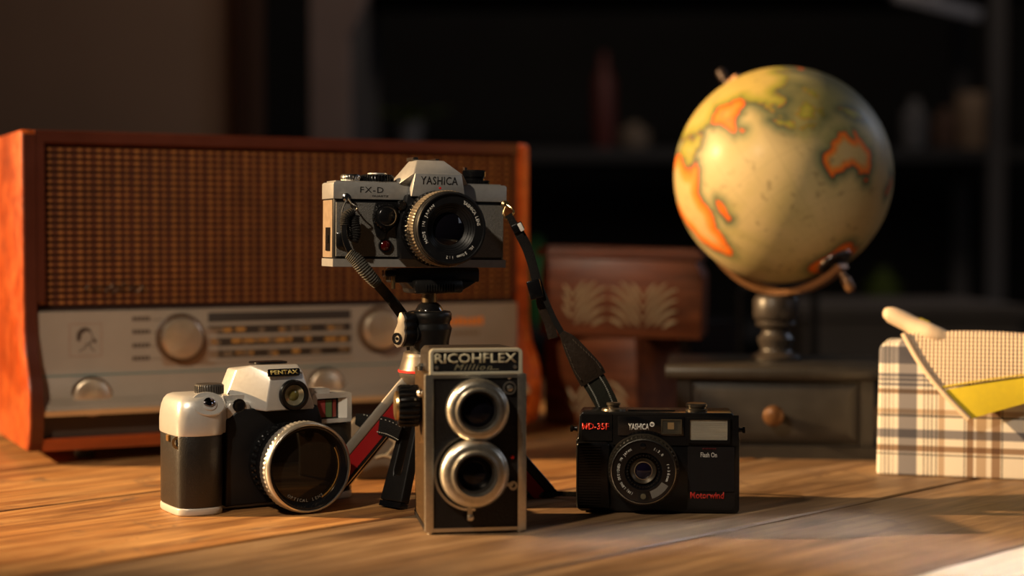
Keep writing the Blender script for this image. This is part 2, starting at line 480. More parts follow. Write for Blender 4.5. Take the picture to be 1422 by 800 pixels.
for tt in (480, 1000, 1560):
    M = Matrix.Translation(((tt - 1160) / SQ, (tt + 1160) / SQ, 0)) @ Matrix.Rotation(PI / 4, 4, 'Z')
    bb = new(); box(bb, -30, 30, -600, 600, 680, 725.5, 2, M=M); part('cross_bar', bb, tablewood, table)
for tt in (430, 1610):
    for nn in (-640, -1700):
        M = Matrix.Translation(((tt + nn) / SQ, (tt - nn) / SQ, 0)) @ Matrix.Rotation(PI / 4, 4, 'Z')
        bb = new(); box(bb, -35, 35, -35, 35, 0, 725.5, 2, M=M); part('leg', bb, tablewood, table)

# ================================================================== RADIO
RTH = 26.6
RLOC = Vector((-0.4535, 1.500, TABLE_Z))
radio = thing('valve_radio', 'large orange-brown wooden table radio with woven speaker cloth and cream dial panel', 'radio', RLOC, RTH)
RF = framer(RLOC, RTH)
RW, RB, RT = 528.0, 13.0, 310.0
cabwood = wood('polished_red_wood', (0.48, 0.075, 0.007), (0.24, 0.034, 0.004), (0.56, 0.11, 0.012), knots=False, grain=0.8, rough=0.35)
# give it some streaks and gloss
cabwood.node_tree.nodes['Principled BSDF'].inputs['Coat Weight'].default_value = 0.35
def side_profile(): # (y, z) front edge leans forward in a bulge at the bottom
    return [(205, RB), (205, RT - 8), (200, RT), (4, RT), (0, RT - 4), (0, 150), (-2, 122), (-8, 100), (-20, 86), (-27, 74), (-30, 55), (-29, 38), (-24, 22), (-16, RB)]
for nm, x0, x1 in (('left', 0, 13), ('right', RW - 13, RW)):
    b = new(); prism(b, side_profile(), x0, x1, 'x', 1.6, 2); part('side_panel', b, cabwood, radio, smooth=40)
    b = new(); prism(b, [(y_ - .9, z_) for y_, z_ in side_profile()[4:]][:-1] + [(-15, RB + 2), (-6, RB + 2)] + [(y_ + 6, z_) for y_, z_ in side_profile()[4:]][::-1][1:], x0 + 3.5, x1 - .5, 'x') if False else None
b = new(); box(b, 13.1, RW - 13.1, 5, 204, RT - 11, RT, 1.5); part('top_panel', b, cabwood, radio)
shaderail = mat('shaded_front_wood', (0.085, 0.017, 0.006), 0.4, 0, 30, 0.3)  # shade on the radio's front edges put into the wood colour
b = new(); box(b, 13.1, RW - 13.1, 1, 4.9, RT - 11, RT - .5, 1); part('front_rail', b, shaderail, radio)
b = new(); box(b, 13.1, 21, 1, 11, RT - 160, RT - 11.1, 1); part('front_rail', b, shaderail, radio)
b = new(); box(b, RW - 18, RW - 13.1, 4, 11, RT - 160, RT - 11.1, 1); part('front_rail', b, shaderail, radio)
b = new(); box(b, 13.1, RW - 13.1, -22, 200, RB, RB + 11, 2); part('bottom_rail', b, cabwood, radio)
b = new(); box(b, 13.1, RW - 13.1, 196, 204, RB + 11.1, RT - 11.1); part('back_panel', b, mat('hardboard', (0.12, 0.07, 0.04), 0.8), radio)
for fx in (60, RW - 60):
    for fy in (20, 170):
        b = new(); lathe(b, [(0, 0), (9, 0), (11, 13), (0, 13)], 20, 'z', (fx, fy, 0)); part('foot', b, mat('dark_rubber_foot', (0.03, 0.022, 0.018), 0.6), radio)
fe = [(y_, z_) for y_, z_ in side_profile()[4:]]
b = new(); prism(b, [(y_ - .7, z_) for y_, z_ in fe] + [(y_ + 2, z_) for y_, z_ in fe[::-1]], 2.2, 12.9, 'x'); part('shade_strip', b, shaderail, radio, smooth=40)  # added dark strip: shade of the left front edge put in as wood
# speaker cloth: backing board + woven cords
clothb = mat('speaker_cloth_back', (0.035, 0.008, 0.003), 0.85, 0, 40, 0.35, 0.4, 900)
cordh = mat('cloth_cord_brown', (0.115, 0.028, 0.006), 0.7, 0, 60, 0.45, 0.5, 1200)
cordv = mat('cloth_cord_gold', (0.36, 0.14, 0.032), 0.5, 0, 60, 0.45)
gz0, gz1 = 146.0, RT - 11.2
b = new(); box(b, 13.2, RW - 13.2, 11, 14, gz0 - 4, gz1); cloth = part('speaker_cloth', b, clothb, radio)
b = new(); z = gz0 + 1
cxs, czs, cr = 125, 232, 52     # darker round of the loudspeaker opening shows through: cords lie deeper there
while z < gz1 - 1:
    K = 44; prev = None
    xs = [15 + (RW - 30) * i / K for i in range(K + 1)]
    for i in range(K):
        def yy(x):
            d = math.hypot(x - cxs, z - czs)
            return 8.6 + (1.3 if d < cr else 0)
        box(b, xs[i], xs[i + 1], yy((xs[i] + xs[i + 1]) / 2), 11.2, z, z + 3.4)
    z += 6.0
part('cloth_cords', b, cordh, radio, kind='stuff', smooth=None)
b = new(); x = 17.0; i = 0
while x < RW - 16:
    z = gz0 + 1
    while z < gz1 - 4:
        box(b, x, x + (4.0 if i % 2 == 0 else 2.4), 7.6, 8.7, z + .3, z + 3.1); z += 6.0
    x += 9.0; i += 1
part('cloth_threads', b, cordv, radio, kind='stuff', smooth=None)
# script lettering at the foot of the cloth (unreadable in the photograph): a looping line
pts = []
x0, zc = RF(118, 402, 7)
for k in range(44):
    pts.append((x0 + k * 1.35 + 2.2 * math.sin(k * 1.5), 6.6, zc + 4.2 * math.sin(k * 1.15) * (1.2 if k % 9 < 3 else .6)))
b = new(); tube(b, pts, 0.8, 6, 3); part('script_badge', b, mat('dark_gilt', (0.07, 0.035, 0.015), 0.4, 0.5), radio, label='dark looping script badge')
# dial panel
panelm = mat('cream_dial_panel', (0.31, 0.25, 0.19), 0.45, 0, 30, 0.12, 0.03, 300)
b = new()
prism(b, [(9, gz0 - 4.5), (2, gz0 - 6), (2, 88), (-4, 72), (-12, 60), (-24, 54), (-26, 51), (-26, 47), (9, 47)], 13.4, RW - 13.4, 'x', 0.6, 2)
part('dial_panel', b, panelm, radio, smooth=30)
b = new(); box(b, 13.3, RW - 13.3, -27.5, -20, 45.2, 50.2, 1.2); part('ledge_trim', b, mat('tan_ledge', (0.55, 0.33, 0.15), 0.45, 0, 30, 0.15), radio)
b = new(); box(b, 13.3, RW - 13.3, -12, -8, RB + 11.1, 46.8); part('lower_panel', b, mat('dark_brown_panel', (0.045, 0.028, 0.018), 0.6, 0, 30, 0.3, 0.2, 900), radio)
b = new(); box(b, 13.3, RW - 13.3, 6.5, 10.9, gz0 - 5.5, gz0 - 3.2, .3); part('divider_strip', b, mat('dark_strip', (0.03, 0.015, 0.01), 0.5), radio)
def slope_y(z): # front of dial panel at height z
    if z > 88: return 2.0
    return -4 + (z - 72) / 16 * 6
tealm = mat('teal_line', (0.10, 0.20, 0.20), 0.5)
x1, z1 = RF(60, 523, 1)
b = new(); box(b, 14, RW - 14, slope_y(z1) - 0.5, slope_y(z1) + 1, z1 - 0.7, z1 + 0.8); part('teal_line', b, tealm, radio)
brushed = mat('spun_brass_knob', (0.62, 0.50, 0.36), 0.30, 0.7, 200, 0.12)
rn = brushed.node_tree.nodes['Principled BSDF']
rn.inputs['Anisotropic'].default_value = 0.6
tg = brushed.node_tree.nodes.new('ShaderNodeTangent'); tg.direction_type = 'RADIAL'; tg.axis = 'Y'
brushed.node_tree.links.new(tg.outputs[0], rn.inputs['Tangent'])
rimm = mat('knob_brown_rim', (0.10, 0.055, 0.03), 0.35, 0, 60, 0.2)
for (px, py, r) in ((254, 470, 20), (532, 458, 20)):
    x, z = RF(px, py, -8)
    b = new(); lathe(b, [(0, 4), (r + 4.5, 4), (r + 4, -2), (r + 1, -3.5), (0, -3.5)], 56, 'y'); kb = part('tuning_knob', b, rimm, radio, loc=(x, 2.5, z))
    b = new(); lathe(b, [(r, 0), (r, -7), (r - 2.2, -9), (r * .6, -9.7), (0, -10)], 64, 'y'); part('metal_cap', b, brushed, kb, loc=(0, -3.6, 0))
x, z = RF(262, 487, 0)
b = new(); prism(b, roundrect(x - 26, x + 29, 84.5, 122, 8), 1.2, 7, 'y', .5); part('knob_plate', b, mat('tan_plate', (0.27, 0.19, 0.13), 0.45, 0, 30, .1), radio)
# half-sunk roller knobs of the ledge
for px, py in ((129, 540), (455, 522)):
    x, z = RF(px, py, -14)
    b = new(); lathe(b, [(0, 6), (19.5, 6), (19.5, 2), (0, 2)], 48, 'y'); kk = part('roller_knob', b, rimm, radio, loc=(x, -12, 60))
    b = new(); lathe(b, [(17.5, 0), (17.5, -3.5), (16, -4.6), (0, -5)], 48, 'y'); part('metal_cap', b, brushed, kk, loc=(0, 1.9, 0))
# glass scale strips
scaleb = mat('dark_scale_strip', (0.035, 0.025, 0.018), 0.55, 0, 30, 0.2)
xl, _ = RF(289, 460, 2); xr, _ = RF(487, 455, 2)
b = new(); zt = RF(300, 434, 2)[1]; zb = RF(300, 498, 0)[1]
prism(b, [(slope_y(zb) - .6, zb), (slope_y(zb) + 2, zb), (slope_y(zt) + 2, zt), (slope_y(zt) - .6, zt)], xl, xr, 'x', .3)
sw = part('tuning_scale', b, scaleb, radio)
barm = mat('pale_scale_bar', (0.36, 0.31, 0.25), 0.4)
stm = mat('amber_station_marks', (0.50, 0.25, 0.06), 0.5)
stm2 = mat('dull_station_marks', (0.22, 0.15, 0.09), 0.5)
for k, py in enumerate((450, 467, 484, 500)):
    z = RF(300, py, 0)[1]
    b = new(); box(b, xl, xr, slope_y(z) - 1.6, slope_y(z) - .5, z - 1.6, z + 1.6, .3); part('scale_bar', b, barm, sw)
rr = random.Random(11)
for row, py in enumerate((459, 475, 492)):
    for mm_, keep in ((stm, 0), (stm2, 1)):
        b = new(); x = xl + 3
        while x < xr - 10:
            wd = rr.uniform(4, 13); z = RF(300, py, 0)[1] + rr.uniform(-.8, .8)
            if rr.random() < .5: box(b, x, x + wd, slope_y(z) - 1.0, slope_y(z) - .55, z - 1.9, z + 1.9)
            x += wd + rr.uniform(2, 6)
        part('station_marks', b, mm_, sw, kind='stuff')
# text blocks left of the first knob (small capitals, unreadable) and lines to the knob
inkm = mat('brown_ink', (0.06, 0.04, 0.03), 0.5)
for k, py in enumerate((443, 461, 480, 498)):
    xa, z = RF(184, py, 2); xb, _ = RF(208, py, 2); xc, _ = RF(226, py, 2)
    y = slope_y(z) - .15
    b = new(); x = xa
    while x < xb - 2: box(b, x, x + 2.6, y, y + .8, z - 2.1, z + 2.1); x += 3.5
    part('dial_marking', b, inkm, radio)
    b = new(); box(b, xb + 1, xc, y, y + .8, z - 1.2, z - .7); part('fine_line', b, inkm, radio)
# red square with a small portrait head in dark ink
xa, za = RF(96, 450, 3); xb, zb = RF(141, 494, 3)
y = slope_y((za + zb) / 2) - .2
b = new()
for q in ((xa, xb, za - .4, za), (xa, xb, zb, zb + .4), (xa, xa + .4, zb, za), (xb - .4, xb, zb, za)): box(b, q[0], q[1], y, y + 1, q[2], q[3])
emb = part('emblem_frame', b, mat('red_brown_ink', (0.26, 0.10, 0.06), 0.5), radio, label='thin red-brown square frame around a small portrait head')
cx, cz = (xa + xb) / 2 + .5, (za + zb) / 2
b = new()
prism(b, [(cx - 9, cz + 1), (cx - 8.5, cz + 7), (cx - 5, cz + 11), (cx, cz + 12), (cx + 4, cz + 10), (cx + 5, cz + 7), (cx, cz + 8.5), (cx - 4, cz + 6), (cx - 5, cz + 1), (cx - 7, cz - 2)], y, y + .9, 'y')
part('portrait_hair', b, inkm, emb)
b = new(); tube(b, [(cx + 4.5, y, cz + 7), (cx + 5.5, y, cz + 3), (cx + 7, y, cz + 1), (cx + 5, y, cz), (cx + 4, y, cz - 3), (cx, y, cz - 4), (cx - 1, y, cz - 7), (cx - 7, y, cz - 11)], .45, 6, 3)
tube(b, [(cx + 3, y, cz - 4), (cx + 4, y, cz - 7), (cx + 8, y, cz - 11)], .45, 6, 3)
box(b, cx + 7, cx + 9.5, y, y + .8, cz - 3, cz + 0.5)
part('portrait_lines', b, inkm, emb)
# orange and grey wordmarks at the right (unreadable in the photograph)
for (pa, pb, py, mm_, hh) in ((620, 670, 447, orangep, 4.0), (628, 668, 463, stm2, 2.0), (600, 668, 500, mat('pale_ink', (.33, .28, .2), .5), 1.2)):
    xa, z = RF(pa, py, 3); xb, _ = RF(pb, py, 3); y = slope_y(z) - .15
    b = new(); x = xa
    while x < xb - 3: box(b, x, x + 4.2, y, y + .9, z - hh, z + hh * rr.uniform(.7, 1.3)); x += 5.4
    part('wordmark', b, mm_, radio)

# ================================================================== CHEST (black, with a drawer)
CTH = -7
CLOC = onz(0, 0) * 0 + Vector((0.1465, 1.545, TABLE_Z))
chest = thing('drawer_chest', 'small black wooden chest with one drawer under the globe', 'chest', CLOC, CTH)
CF = framer(CLOC, CTH)
chestm = mat('worn_black_paint', (0.028, 0.025, 0.022), 0.38, 0, 40, 0.35, 0.25, 500, wear=(0.16, 0.07, 0.025), wscale=22, wthr=0.72)
CWd = 207
b = new(); prism(b, [(0, 75), (-2.5, 78), (-3, 83), (-1, 87), (4, 88), (155, 88), (158, 84), (158, 75)], 0, CWd, 'x', 1.2); part('top_board', b, chestm, chest)
b = new(); box(b, 11, CWd - 11, 8, 150, 12, 74.9, .8); body = part('carcass', b, chestm, chest)
b = new(); box(b, 3, CWd - 3, 0, 155, 0, 11.9, 2.5, 3); part('base_moulding', b, chestm, chest)
b = new(); box(b, 11, 24, 4, 8, 12, 74.8, .5); part('corner_post', b, chestm, chest)
b = new(); box(b, CWd - 24, CWd - 11, 4, 8, 12, 74.8, .5); part('corner_post', b, chestm, chest)
dx0, dx1, dz0, dz1 = 26, CWd - 26, 16, 71
b = new()
prism(b, [(dx0, dz0), (dx1, dz0), (dx1, dz1), (dx0, dz1)], 7.9, 4.5, 'y', .3)
prism(b, [(dx0, dz0), (dx1, dz0), (dx1, dz1), (dx0, dz1)], 4.5, 1.5, 'y', .2, pts2=[(dx0 + 9, dz0 + 8), (dx1 - 9, dz0 + 8), (dx1 - 9, dz1 - 8), (dx0 + 9, dz1 - 8)])
drw = part('drawer', b, chestm, chest)
xk, zk = CF(1074, 577, -6)
b = new(); lathe(b, [(0, 0), (4, 0), (4.2, -3), (6, -6), (9, -9), (10, -12.5), (8.5, -16), (5, -18), (0, -18.5)], 32, 'y', (xk, 1.5, zk)); part('knob', b, mat('brass_brown_knob', (0.13, 0.06, 0.022), 0.35, 0.3, 60, .3), drw, label='rubbed brown round knob')

# ================================================================== GLOBE
GD = 1615.0
GR = 149.7 / F_PX * GD
GC = atD(1087, 243.5, GD)
ped = Vector((atD(1077, 500, GD).x, GD * MM, TABLE_Z + .0883))
globe = thing('desk_globe', 'antique-coloured desk globe in a curved arm on a black turned pedestal', 'globe', ped)
def scr(v): # direction given in (right, up, toward viewer) -> world
    return Vector((1, 0, 0)) * v[0] + Vector((0, 0, 1)) * v[1] + Vector((0, -1, 0)) * v[2]
s_dir = scr((.40, -.80, .447)).normalized()
# longitude: Australia's centre (lat -25, lon 134)
aus = scr((.52, .14, .84)).normalized()
n_dir = -s_dir
e0 = (aus - n_dir * aus.dot(n_dir)).normalized()      # direction at lon 134 on the equator
e1 = n_dir.cross(e0)                                     # lon 134+90
def ll(lat, lon):
    a = math.radians(lon - 134); c = math.cos(math.radians(lat))
    return n_dir * math.sin(math.radians(lat)) + (e0 * math.cos(a) + e1 * math.sin(a)) * c
CONT = {
 'africa': [(37,10),(33,20),(31,30),(30,33),(22,37),(15,40),(11,43),(12,51),(5,48),(-2,41),(-10,40),(-15,41),(-20,35),(-26,33),(-34,26),(-35,19),(-28,16),(-17,12),(-8,13),(0,9),(5,9),(4,-3),(5,-9),(12,-17),(21,-17),(31,-10),(36,-5)],
 'madagascar': [(-12,49),(-16,50),(-25,47),(-25,44),(-20,44),(-16,45)],
 'arabia': [(30,35),(28,35),(20,40),(13,43),(13,46),(17,55),(22,60),(26,56),(24,52),(30,48),(33,43)],
 'india': [(24,67),(21,70),(20,73),(15,74),(8,77),(10,79),(15,80),(20,86),(22,89),(27,90),(29,82),(32,75),(28,70)],
 'asia': [(25,62),(26,57),(30,50),(37,36),(45,30),(60,30),(70,60),(73,100),(68,160),(60,155),(55,137),(43,132),(39,127),(35,129),(35,126),(40,121),(37,119),(31,122),(24,118),(21,110),(20,106),(12,109),(9,105),(13,100),(7,100),(2,103),(3,101),(10,98),(16,97),(21,92),(23,90),(28,89),(30,81),(33,74),(28,69),(25,66)],
 'sumatra': [(5,95),(2,100),(-3,105),(-6,105),(-4,102),(0,98)],
 'java': [(-6,106),(-7,112),(-8,115),(-8.6,113),(-7.5,107)],
 'borneo': [(7,117),(4,118),(1,119),(-4,116),(-3,111),(1,109),(4,113)],
 'sulawesi': [(1,121),(0,123),(-2,122),(-5,122),(-5,120),(-1,120)],
 'newguinea': [(-1,131),(-2,138),(-4,144),(-8,147),(-10,150),(-8,143),(-9,140),(-5,135)],
 'philippines': [(18,121),(13,124),(7,126),(6,124),(11,122),(15,120)],
 'japan': [(45,142),(40,142),(35,140),(33,132),(36,136),(41,140)],
 'srilanka': [(9.5,80),(8,82),(6,81),(7,80)],
 'australia': [(-11,142),(-14,144),(-19,147),(-25,153),(-32,153),(-38,150),(-39,146),(-38,141),(-35,138),(-32,134),(-32,128),(-34,123),(-35,118),(-34,115),(-29,114),(-22,114),(-19,121),(-15,125),(-14,129),(-12,132),(-12,136),(-16,138),(-17,141)],
 'tasmania': [(-41,145),(-41,148),(-43,148),(-43.5,146)],
 'newzealand': [(-35,173),(-38,178),(-42,174),(-46,171),(-46,167),(-41,172),(-38,174)],
 'antarctica': [(-66,l) for l in range(-180, 180, 12)],
}
def rough_poly(pts, n=5, amp=1.0):
    out = []
    for i, (a, o_) in enumerate(pts):
        b_, p_ = pts[(i + 1) % len(pts)]
        for k in range(n):
            t = k / n; x = a + (b_ - a) * t; y = o_ + (p_ - o_) * t
            j = amp * noise.noise(Vector((x * .35, y * .35, 3))) * 1.8
            out.append((x + j, y + amp * noise.noise(Vector((x * .35, y * .35, 9))) * 1.8))
    return out
NU, NV = 520, 300
lat = np.linspace(-90, 90, NV); lon = np.linspace(-180, 180, NU, endpoint=False)
# lon seam placed away
LA, LO = np.meshgrid(lat, lon, indexing='ij')
best = np.full(LA.shape, 99.0); inside_any = np.zeros(LA.shape, bool); tint = np.zeros(LA.shape)
TINT = {'africa': .0, 'madagascar': 0, 'arabia': .75, 'india': .1, 'asia': .85, 'australia': 0.12, 'antarctica': .3, 'sumatra': .9, 'java': .9, 'borneo': .9, 'sulawesi': .9, 'newguinea': .9, 'philippines': .9, 'japan': .1, 'srilanka': .2, 'tasmania': 0, 'newzealand': 0}
for nm, pts in CONT.items():
    if nm in ('australia', 'tasmania'): pts = [(-27.5 + (a + 26) * .86, 128 + (o_ - 134) * .86) for a, o_ in pts]
    pl = rough_poly(pts) if nm != 'antarctica' else [(-77 + 2.0 * math.sin(l / 17.), l) for l in range(-180, 181, 6)]
    if nm == 'antarctica':
        edge = np.interp(LO, [p[1] for p in pl], [p[0] for p in pl]); ins = LA < edge; d = np.abs(LA - edge)
    else:
        ins = np.zeros(LA.shape, bool); d = np.full(LA.shape, 99.0); n = len(pl)
        cl = math.cos(math.radians(sum(p[0] for p in pl) / n))
        for i in range(n):
            y1_, x1_ = pl[i]; y2_, x2_ = pl[(i + 1) % n]
            if y1_ != y2_:
                c = ((y1_ > LA) != (y2_ > LA)) & (LO < (x2_ - x1_) * (LA - y1_) / (y2_ - y1_) + x1_); ins ^= c
            ax_, ay_ = (x2_ - x1_) * cl, (y2_ - y1_); px_, py_ = (LO - x1_) * cl, (LA - y1_)
            t = np.clip((px_ * ax_ + py_ * ay_) / (ax_ * ax_ + ay_ * ay_ + 1e-9), 0, 1)
            d = np.minimum(d, np.hypot(px_ - t * ax_, py_ - t * ay_))
    if nm == 'australia': d = np.where(ins, d * 2.0, d)
    tint = np.where(ins, TINT[nm], tint)
    inside_any |= ins; best = np.minimum(best, d)
sd = np.where(inside_any, best, -best)
land = np.clip(sd / 12.0, -1, 1) * .5 + .5
verts = []; 
la, lo = np.radians(LA), np.radians(LO - 134)
nd = np.array(n_dir); a0 = np.array(e0); a1 = np.array(e1)
dirs = np.sin(la)[..., None] * nd + (np.cos(lo)[..., None] * a0 + np.sin(lo)[..., None] * a1) * np.cos(la)[..., None]
R_ = GR * MM
vv = (dirs * R_).reshape(-1, 3)
faces = []
for j in range(NV - 1):
    for i in range(NU):
        k = (i + 1) % NU
        faces.append((j * NU + i, j * NU + k, (j + 1) * NU + k, (j + 1) * NU + i))
me = bpy.data.meshes.new('ball'); me.from_pydata(vv.tolist(), [], faces); me.update(); me.shade_smooth()
at = me.color_attributes.new('map', 'FLOAT_COLOR', 'POINT')
shade = np.exp(-(((LA - 20) / 30) ** 4)) * np.clip((LO - 86) / 14, 0, 1)   # the map tints the seas round the islands darker green
grid = ((np.abs((LA % 15) - 7.5) > 7.2) | (np.abs((LO % 15) - 7.5) > 7.2)).astype(float)
cdat = np.stack([land, tint, shade, grid], -1).reshape(-1).astype(np.float32)
at.data.foreach_set('color', cdat)
gm = bpy.data.materials.new('globe_map'); gm.use_nodes = True; N = gm.node_tree.nodes; L = gm.node_tree.links; B = N['Principled BSDF']
B.inputs['Roughness'].default_value = 0.55; B.inputs['Coat Weight'].default_value = 0.08; B.inputs['Coat Roughness'].default_value = 0.25; B.inputs['Specular IOR Level'].default_value = 0.3
av = N.new('ShaderNodeAttribute'); av.attribute_name = 'map'; sp = N.new('ShaderNodeSeparateColor'); L.new(av.outputs['Color'], sp.inputs[0])
def ramp_(src, stops):
    r = N.new('ShaderNodeValToRGB'); e = r.color_ramp.elements
    while len(e) < len(stops): e.new(0.5)
    for k, (p, c) in enumerate(stops): e[k].position = p; e[k].color = (*c, 1)
    L.new(src, r.inputs[0]); return r.outputs[0]
def mix_(f, a, b_, bt='MIX'):
    x = N.new('ShaderNodeMix'); x.data_type = 'RGBA'; x.blend_type = bt
    for i, v in (('Factor', f), ('A', a), ('B', b_)):
        if isinstance(v, (int, float)): x.inputs[i].default_value = v
        elif isinstance(v, tuple): x.inputs[i].default_value = (*v, 1)
        else: L.new(v, x.inputs[i])
    return x.outputs['Result']
def math_(op, a, b_):
    x = N.new('ShaderNodeMath'); x.operation = op
    for k, v in enumerate((a, b_)):
        if isinstance(v, (int, float)): x.inputs[k].default_value = v
        else: L.new(v, x.inputs[k])
    return x.outputs[0]
tcn = N.new('ShaderNodeTexCoord')
def nz(scale, det=6, dist=0):
    n = N.new('ShaderNodeTexNoise'); n.inputs['Scale'].default_value = scale; n.inputs['Detail'].default_value = det; n.inputs['Distortion'].default_value = dist
    L.new(tcn.outputs['Object'], n.inputs['Vector']); return n.outputs['Fac']
ocean = ramp_(sp.outputs[0], [(0.0, (.50, .40, .20)), (.25, (.46, .37, .18)), (.40, (.22, .22, .11)), (.48, (.06, .075, .045)), (.5, (.055, .06, .04))])
ocean = mix_(math_('MULTIPLY', sp.outputs[2], .88), ocean, (.065, .078, .042))
ocean = mix_(ramp_(nz(14, 6, 1), [(.42, (0, 0, 0)), (.62, (.5, .5, .5))]), ocean, (.34, .30, .10))
orange = ramp_(sp.outputs[0], [(.5, (.60, .08, .005)), (.58, (.78, .17, .012)), (.74, (.64, .25, .05)), (.84, (.50, .36, .15))])
green = ramp_(sp.outputs[0], [(.5, (.14, .15, .03)), (.6, (.28, .26, .04)), (.8, (.44, .33, .09))])
landc = mix_(ramp_(sp.outputs[1], [(.3, (0, 0, 0)), (.7, (1, 1, 1))]), orange, green)
landm = math_('GREATER_THAN', sp.outputs[0], 0.5)
col = mix_(landm, ocean, landc)
specks = ramp_(nz(110, 4, .5), [(.60, (0, 0, 0)), (.70, (1, 1, 1))])
col = mix_(math_('MULTIPLY', specks, .5), col, (.13, .11, .05))
gl = N.new('ShaderNodeAttribute'); gl.attribute_name = 'map'
col = mix_(math_('MULTIPLY', gl.outputs['Alpha'], .16), col, (.16, .15, .07))
L.new(col, B.inputs['Base Color'])
me.materials.append(gm)
ball = bpy.data.objects.new('ball', me); COL.objects.link(ball); ball.parent = globe
ball.location = GC - ped
# arm: half meridian through straight down
down = Vector((0, 0, -1)); m_dir = (down - s_dir * down.dot(s_dir)).normalized()
nrm = s_dir.cross(m_dir).normalized()
armm = mat('bronzed_arm', (0.20, 0.10, 0.045), 0.4, 0.6, 40, 0.3, .1, 300)
b = new(); rows = []
for k in range(61):
    a = math.radians(-3 + 191 * k / 60); d = s_dir * math.cos(a) + m_dir * math.sin(a)
    r0 = (GR + 6) * MM; r1_ = (GR + 11.5) * MM
    hw = (6.5 + 5.0 * math.exp(-((math.degrees(a) - 37) / 30) ** 2)) * MM
    c = GC - ped
    rows.append([b.verts.new(c + d * r + nrm * s) for r, s in ((r0, -hw), (r0, hw), (r1_, hw * .8), (r1_, -hw * .8))])
for p, q in zip(rows[:-1], rows[1:]):
    for k in range(4): b.faces.new((p[k], p[(k + 1) % 4], q[(k + 1) % 4], q[k]))
b.faces.new(rows[0][::-1]); b.faces.new(rows[-1]); bmesh.ops.recalc_face_normals(b, faces=b.faces[:])
part('meridian_arm', b, armm, globe, mm=False)
def rod(name, p0, p1, r, m, parent, cap=None):
    d = (p1 - p0); q = d.to_track_quat('Z', 'Y').to_matrix().to_4x4()
    bm = new(); Lh = d.length * 1000
    prof = [(0, 0), (r, 0), (r, Lh * .55), (r * 1.5, Lh * .6), (r * 1.6, Lh * .92), (r * 1.0, Lh), (0, Lh)] if cap else [(0, 0), (r, 0), (r, Lh), (0, Lh)]
    lathe(bm, prof, 20, 'z'); bmesh.ops.transform(bm, matrix=q, verts=bm.verts)
    return part(name, bm, m, parent, loc=p0 * 1000)
cg = GC - ped
rod('axis_pin', cg + s_dir * (GR - 2) * MM, cg + s_dir * (GR + 34) * MM, 3.2, armm, globe, cap=1)
rod('axis_pin', cg - s_dir * (GR - 2) * MM, cg - s_dir * (GR + 31) * MM, 3.4, mat('dark_steel_pin', (.05, .035, .03), .35, .5), globe, cap=1)
# polar collar
q = s_dir.to_track_quat('Z', 'Y').to_matrix().to_4x4()
b = new(); lathe(b, [(0, 0), (17, 0), (15.5, 3.0), (6, 4.4), (5, 6.5), (0, 6.5)], 40, 'z'); bmesh.ops.transform(b, matrix=q, verts=b.verts)
part('polar_collar', b, mat('dark_collar', (.035, .03, .03), .35, .6), globe, loc=(cg + s_dir * (GR - 1.6) * MM) * 1000)
b = new(); ringlathe(b, [(16.6, 0.2), (18.6, -.2), (18.4, 1.2), (16.8, 1.6)], 40, 'z'); bmesh.ops.transform(b, matrix=q, verts=b.verts)
part('collar_rim', b, chrome, globe, loc=(cg + s_dir * (GR - 1.6) * MM) * 1000)
pm = mat('black_turned_wood', (0.034, 0.027, 0.022), 0.36, 0, 60, 0.3, .1, 400)
topz = (cg.z * 1000) - (GR + 11.8)
H = topz
b = new()
lathe(b, [(0, 0), (25, 0), (25.5, 3), (23, 5.5), (18, 7), (15.5, 9), (15, 12), (17.5, H * .28), (18, H * .33), (14, H * .40), (12.8, H * .45), (14.5, H * .50), (19.5, H * .53), (20, H * .57), (18.2, H * .60), (21.5, H * .64), (22.2, H * .70), (22.2, H * .92), (20.5, H * .97), (19, H), (0, H)], 48, 'z')
part('pedestal', b, pm, globe, smooth=50)

# ================================================================== CARVED BOXES
boxwood = wood('dark_red_brown_wood', (0.23, 0.060, 0.018), (0.10, 0.028, 0.010), (0.30, 0.09, 0.026), knots=False, grain=1.4, rough=0.4)
carvm = mat('pale_carving', (0.50, 0.38, 0.22), 0.55, 0, 80, .35, .3, 500)
def carved(name, label, loc, th, W, D, H, roll=0.0, lid=True, cut=9, carve=None, side_carve=False):
    t = thing(name, label, 'box', loc, rot=(0, math.radians(roll), math.radians(th)), group=None)
    lh = 11 if lid else 0
    b = new(); prism(b, [(0, 0), (W, 0), (W, (H - lh) * .78), (W - cut, H - lh - .1), (cut * .3, H - lh - .1), (0, (H - lh) * .78)], 0, D, 'y', 1.2); part('body', b, boxwood, t)
    if lid:
        b = new(); box(b, -5, W - 2, -5, D + 3, H - lh, H - 4, 1.2); lp = part('lid', b, boxwood, t)
        b = new(); box(b, -1, W - 7, 0, D - 2, H - 4.0, H, 1.0); part('lid_panel', b, boxwood, lp)
    x0, x1, z0, z1 = carve
    b = new()
    # overlapping feathers rising to each peak from both sides
    pitch = 78.0; rc = random.Random(4)
    for c in range(-1, 3):
        cx = x0 + 50 + pitch * c
        for sg in (-1, 1):
            for lv in range(-4, 6):
                zt_ = z0 + 2 + lv * 11.5
                pts = []
                for k in range(13):
                    u = k / 12
                    X = cx + sg * (2 + (pitch * .5 - 3) * u)
                    Z = zt_ + 30 - 34 * u ** 1.35 + 3 * math.sin(u * PI)
                    if x0 <= X <= x1 and z0 <= Z <= z1: pts.append((X, -0.4, Z))
                if len(pts) > 3:
                    tube(b, pts, [.9, 1.7, 2.3, 2.4, 1.9, 1.0], 6, 1)
    part('carved_relief', b, carvm, t, kind='stuff', label='pale feathered relief carving')
    return t
BD = 1790.0
bl = atD(750, 458, BD)
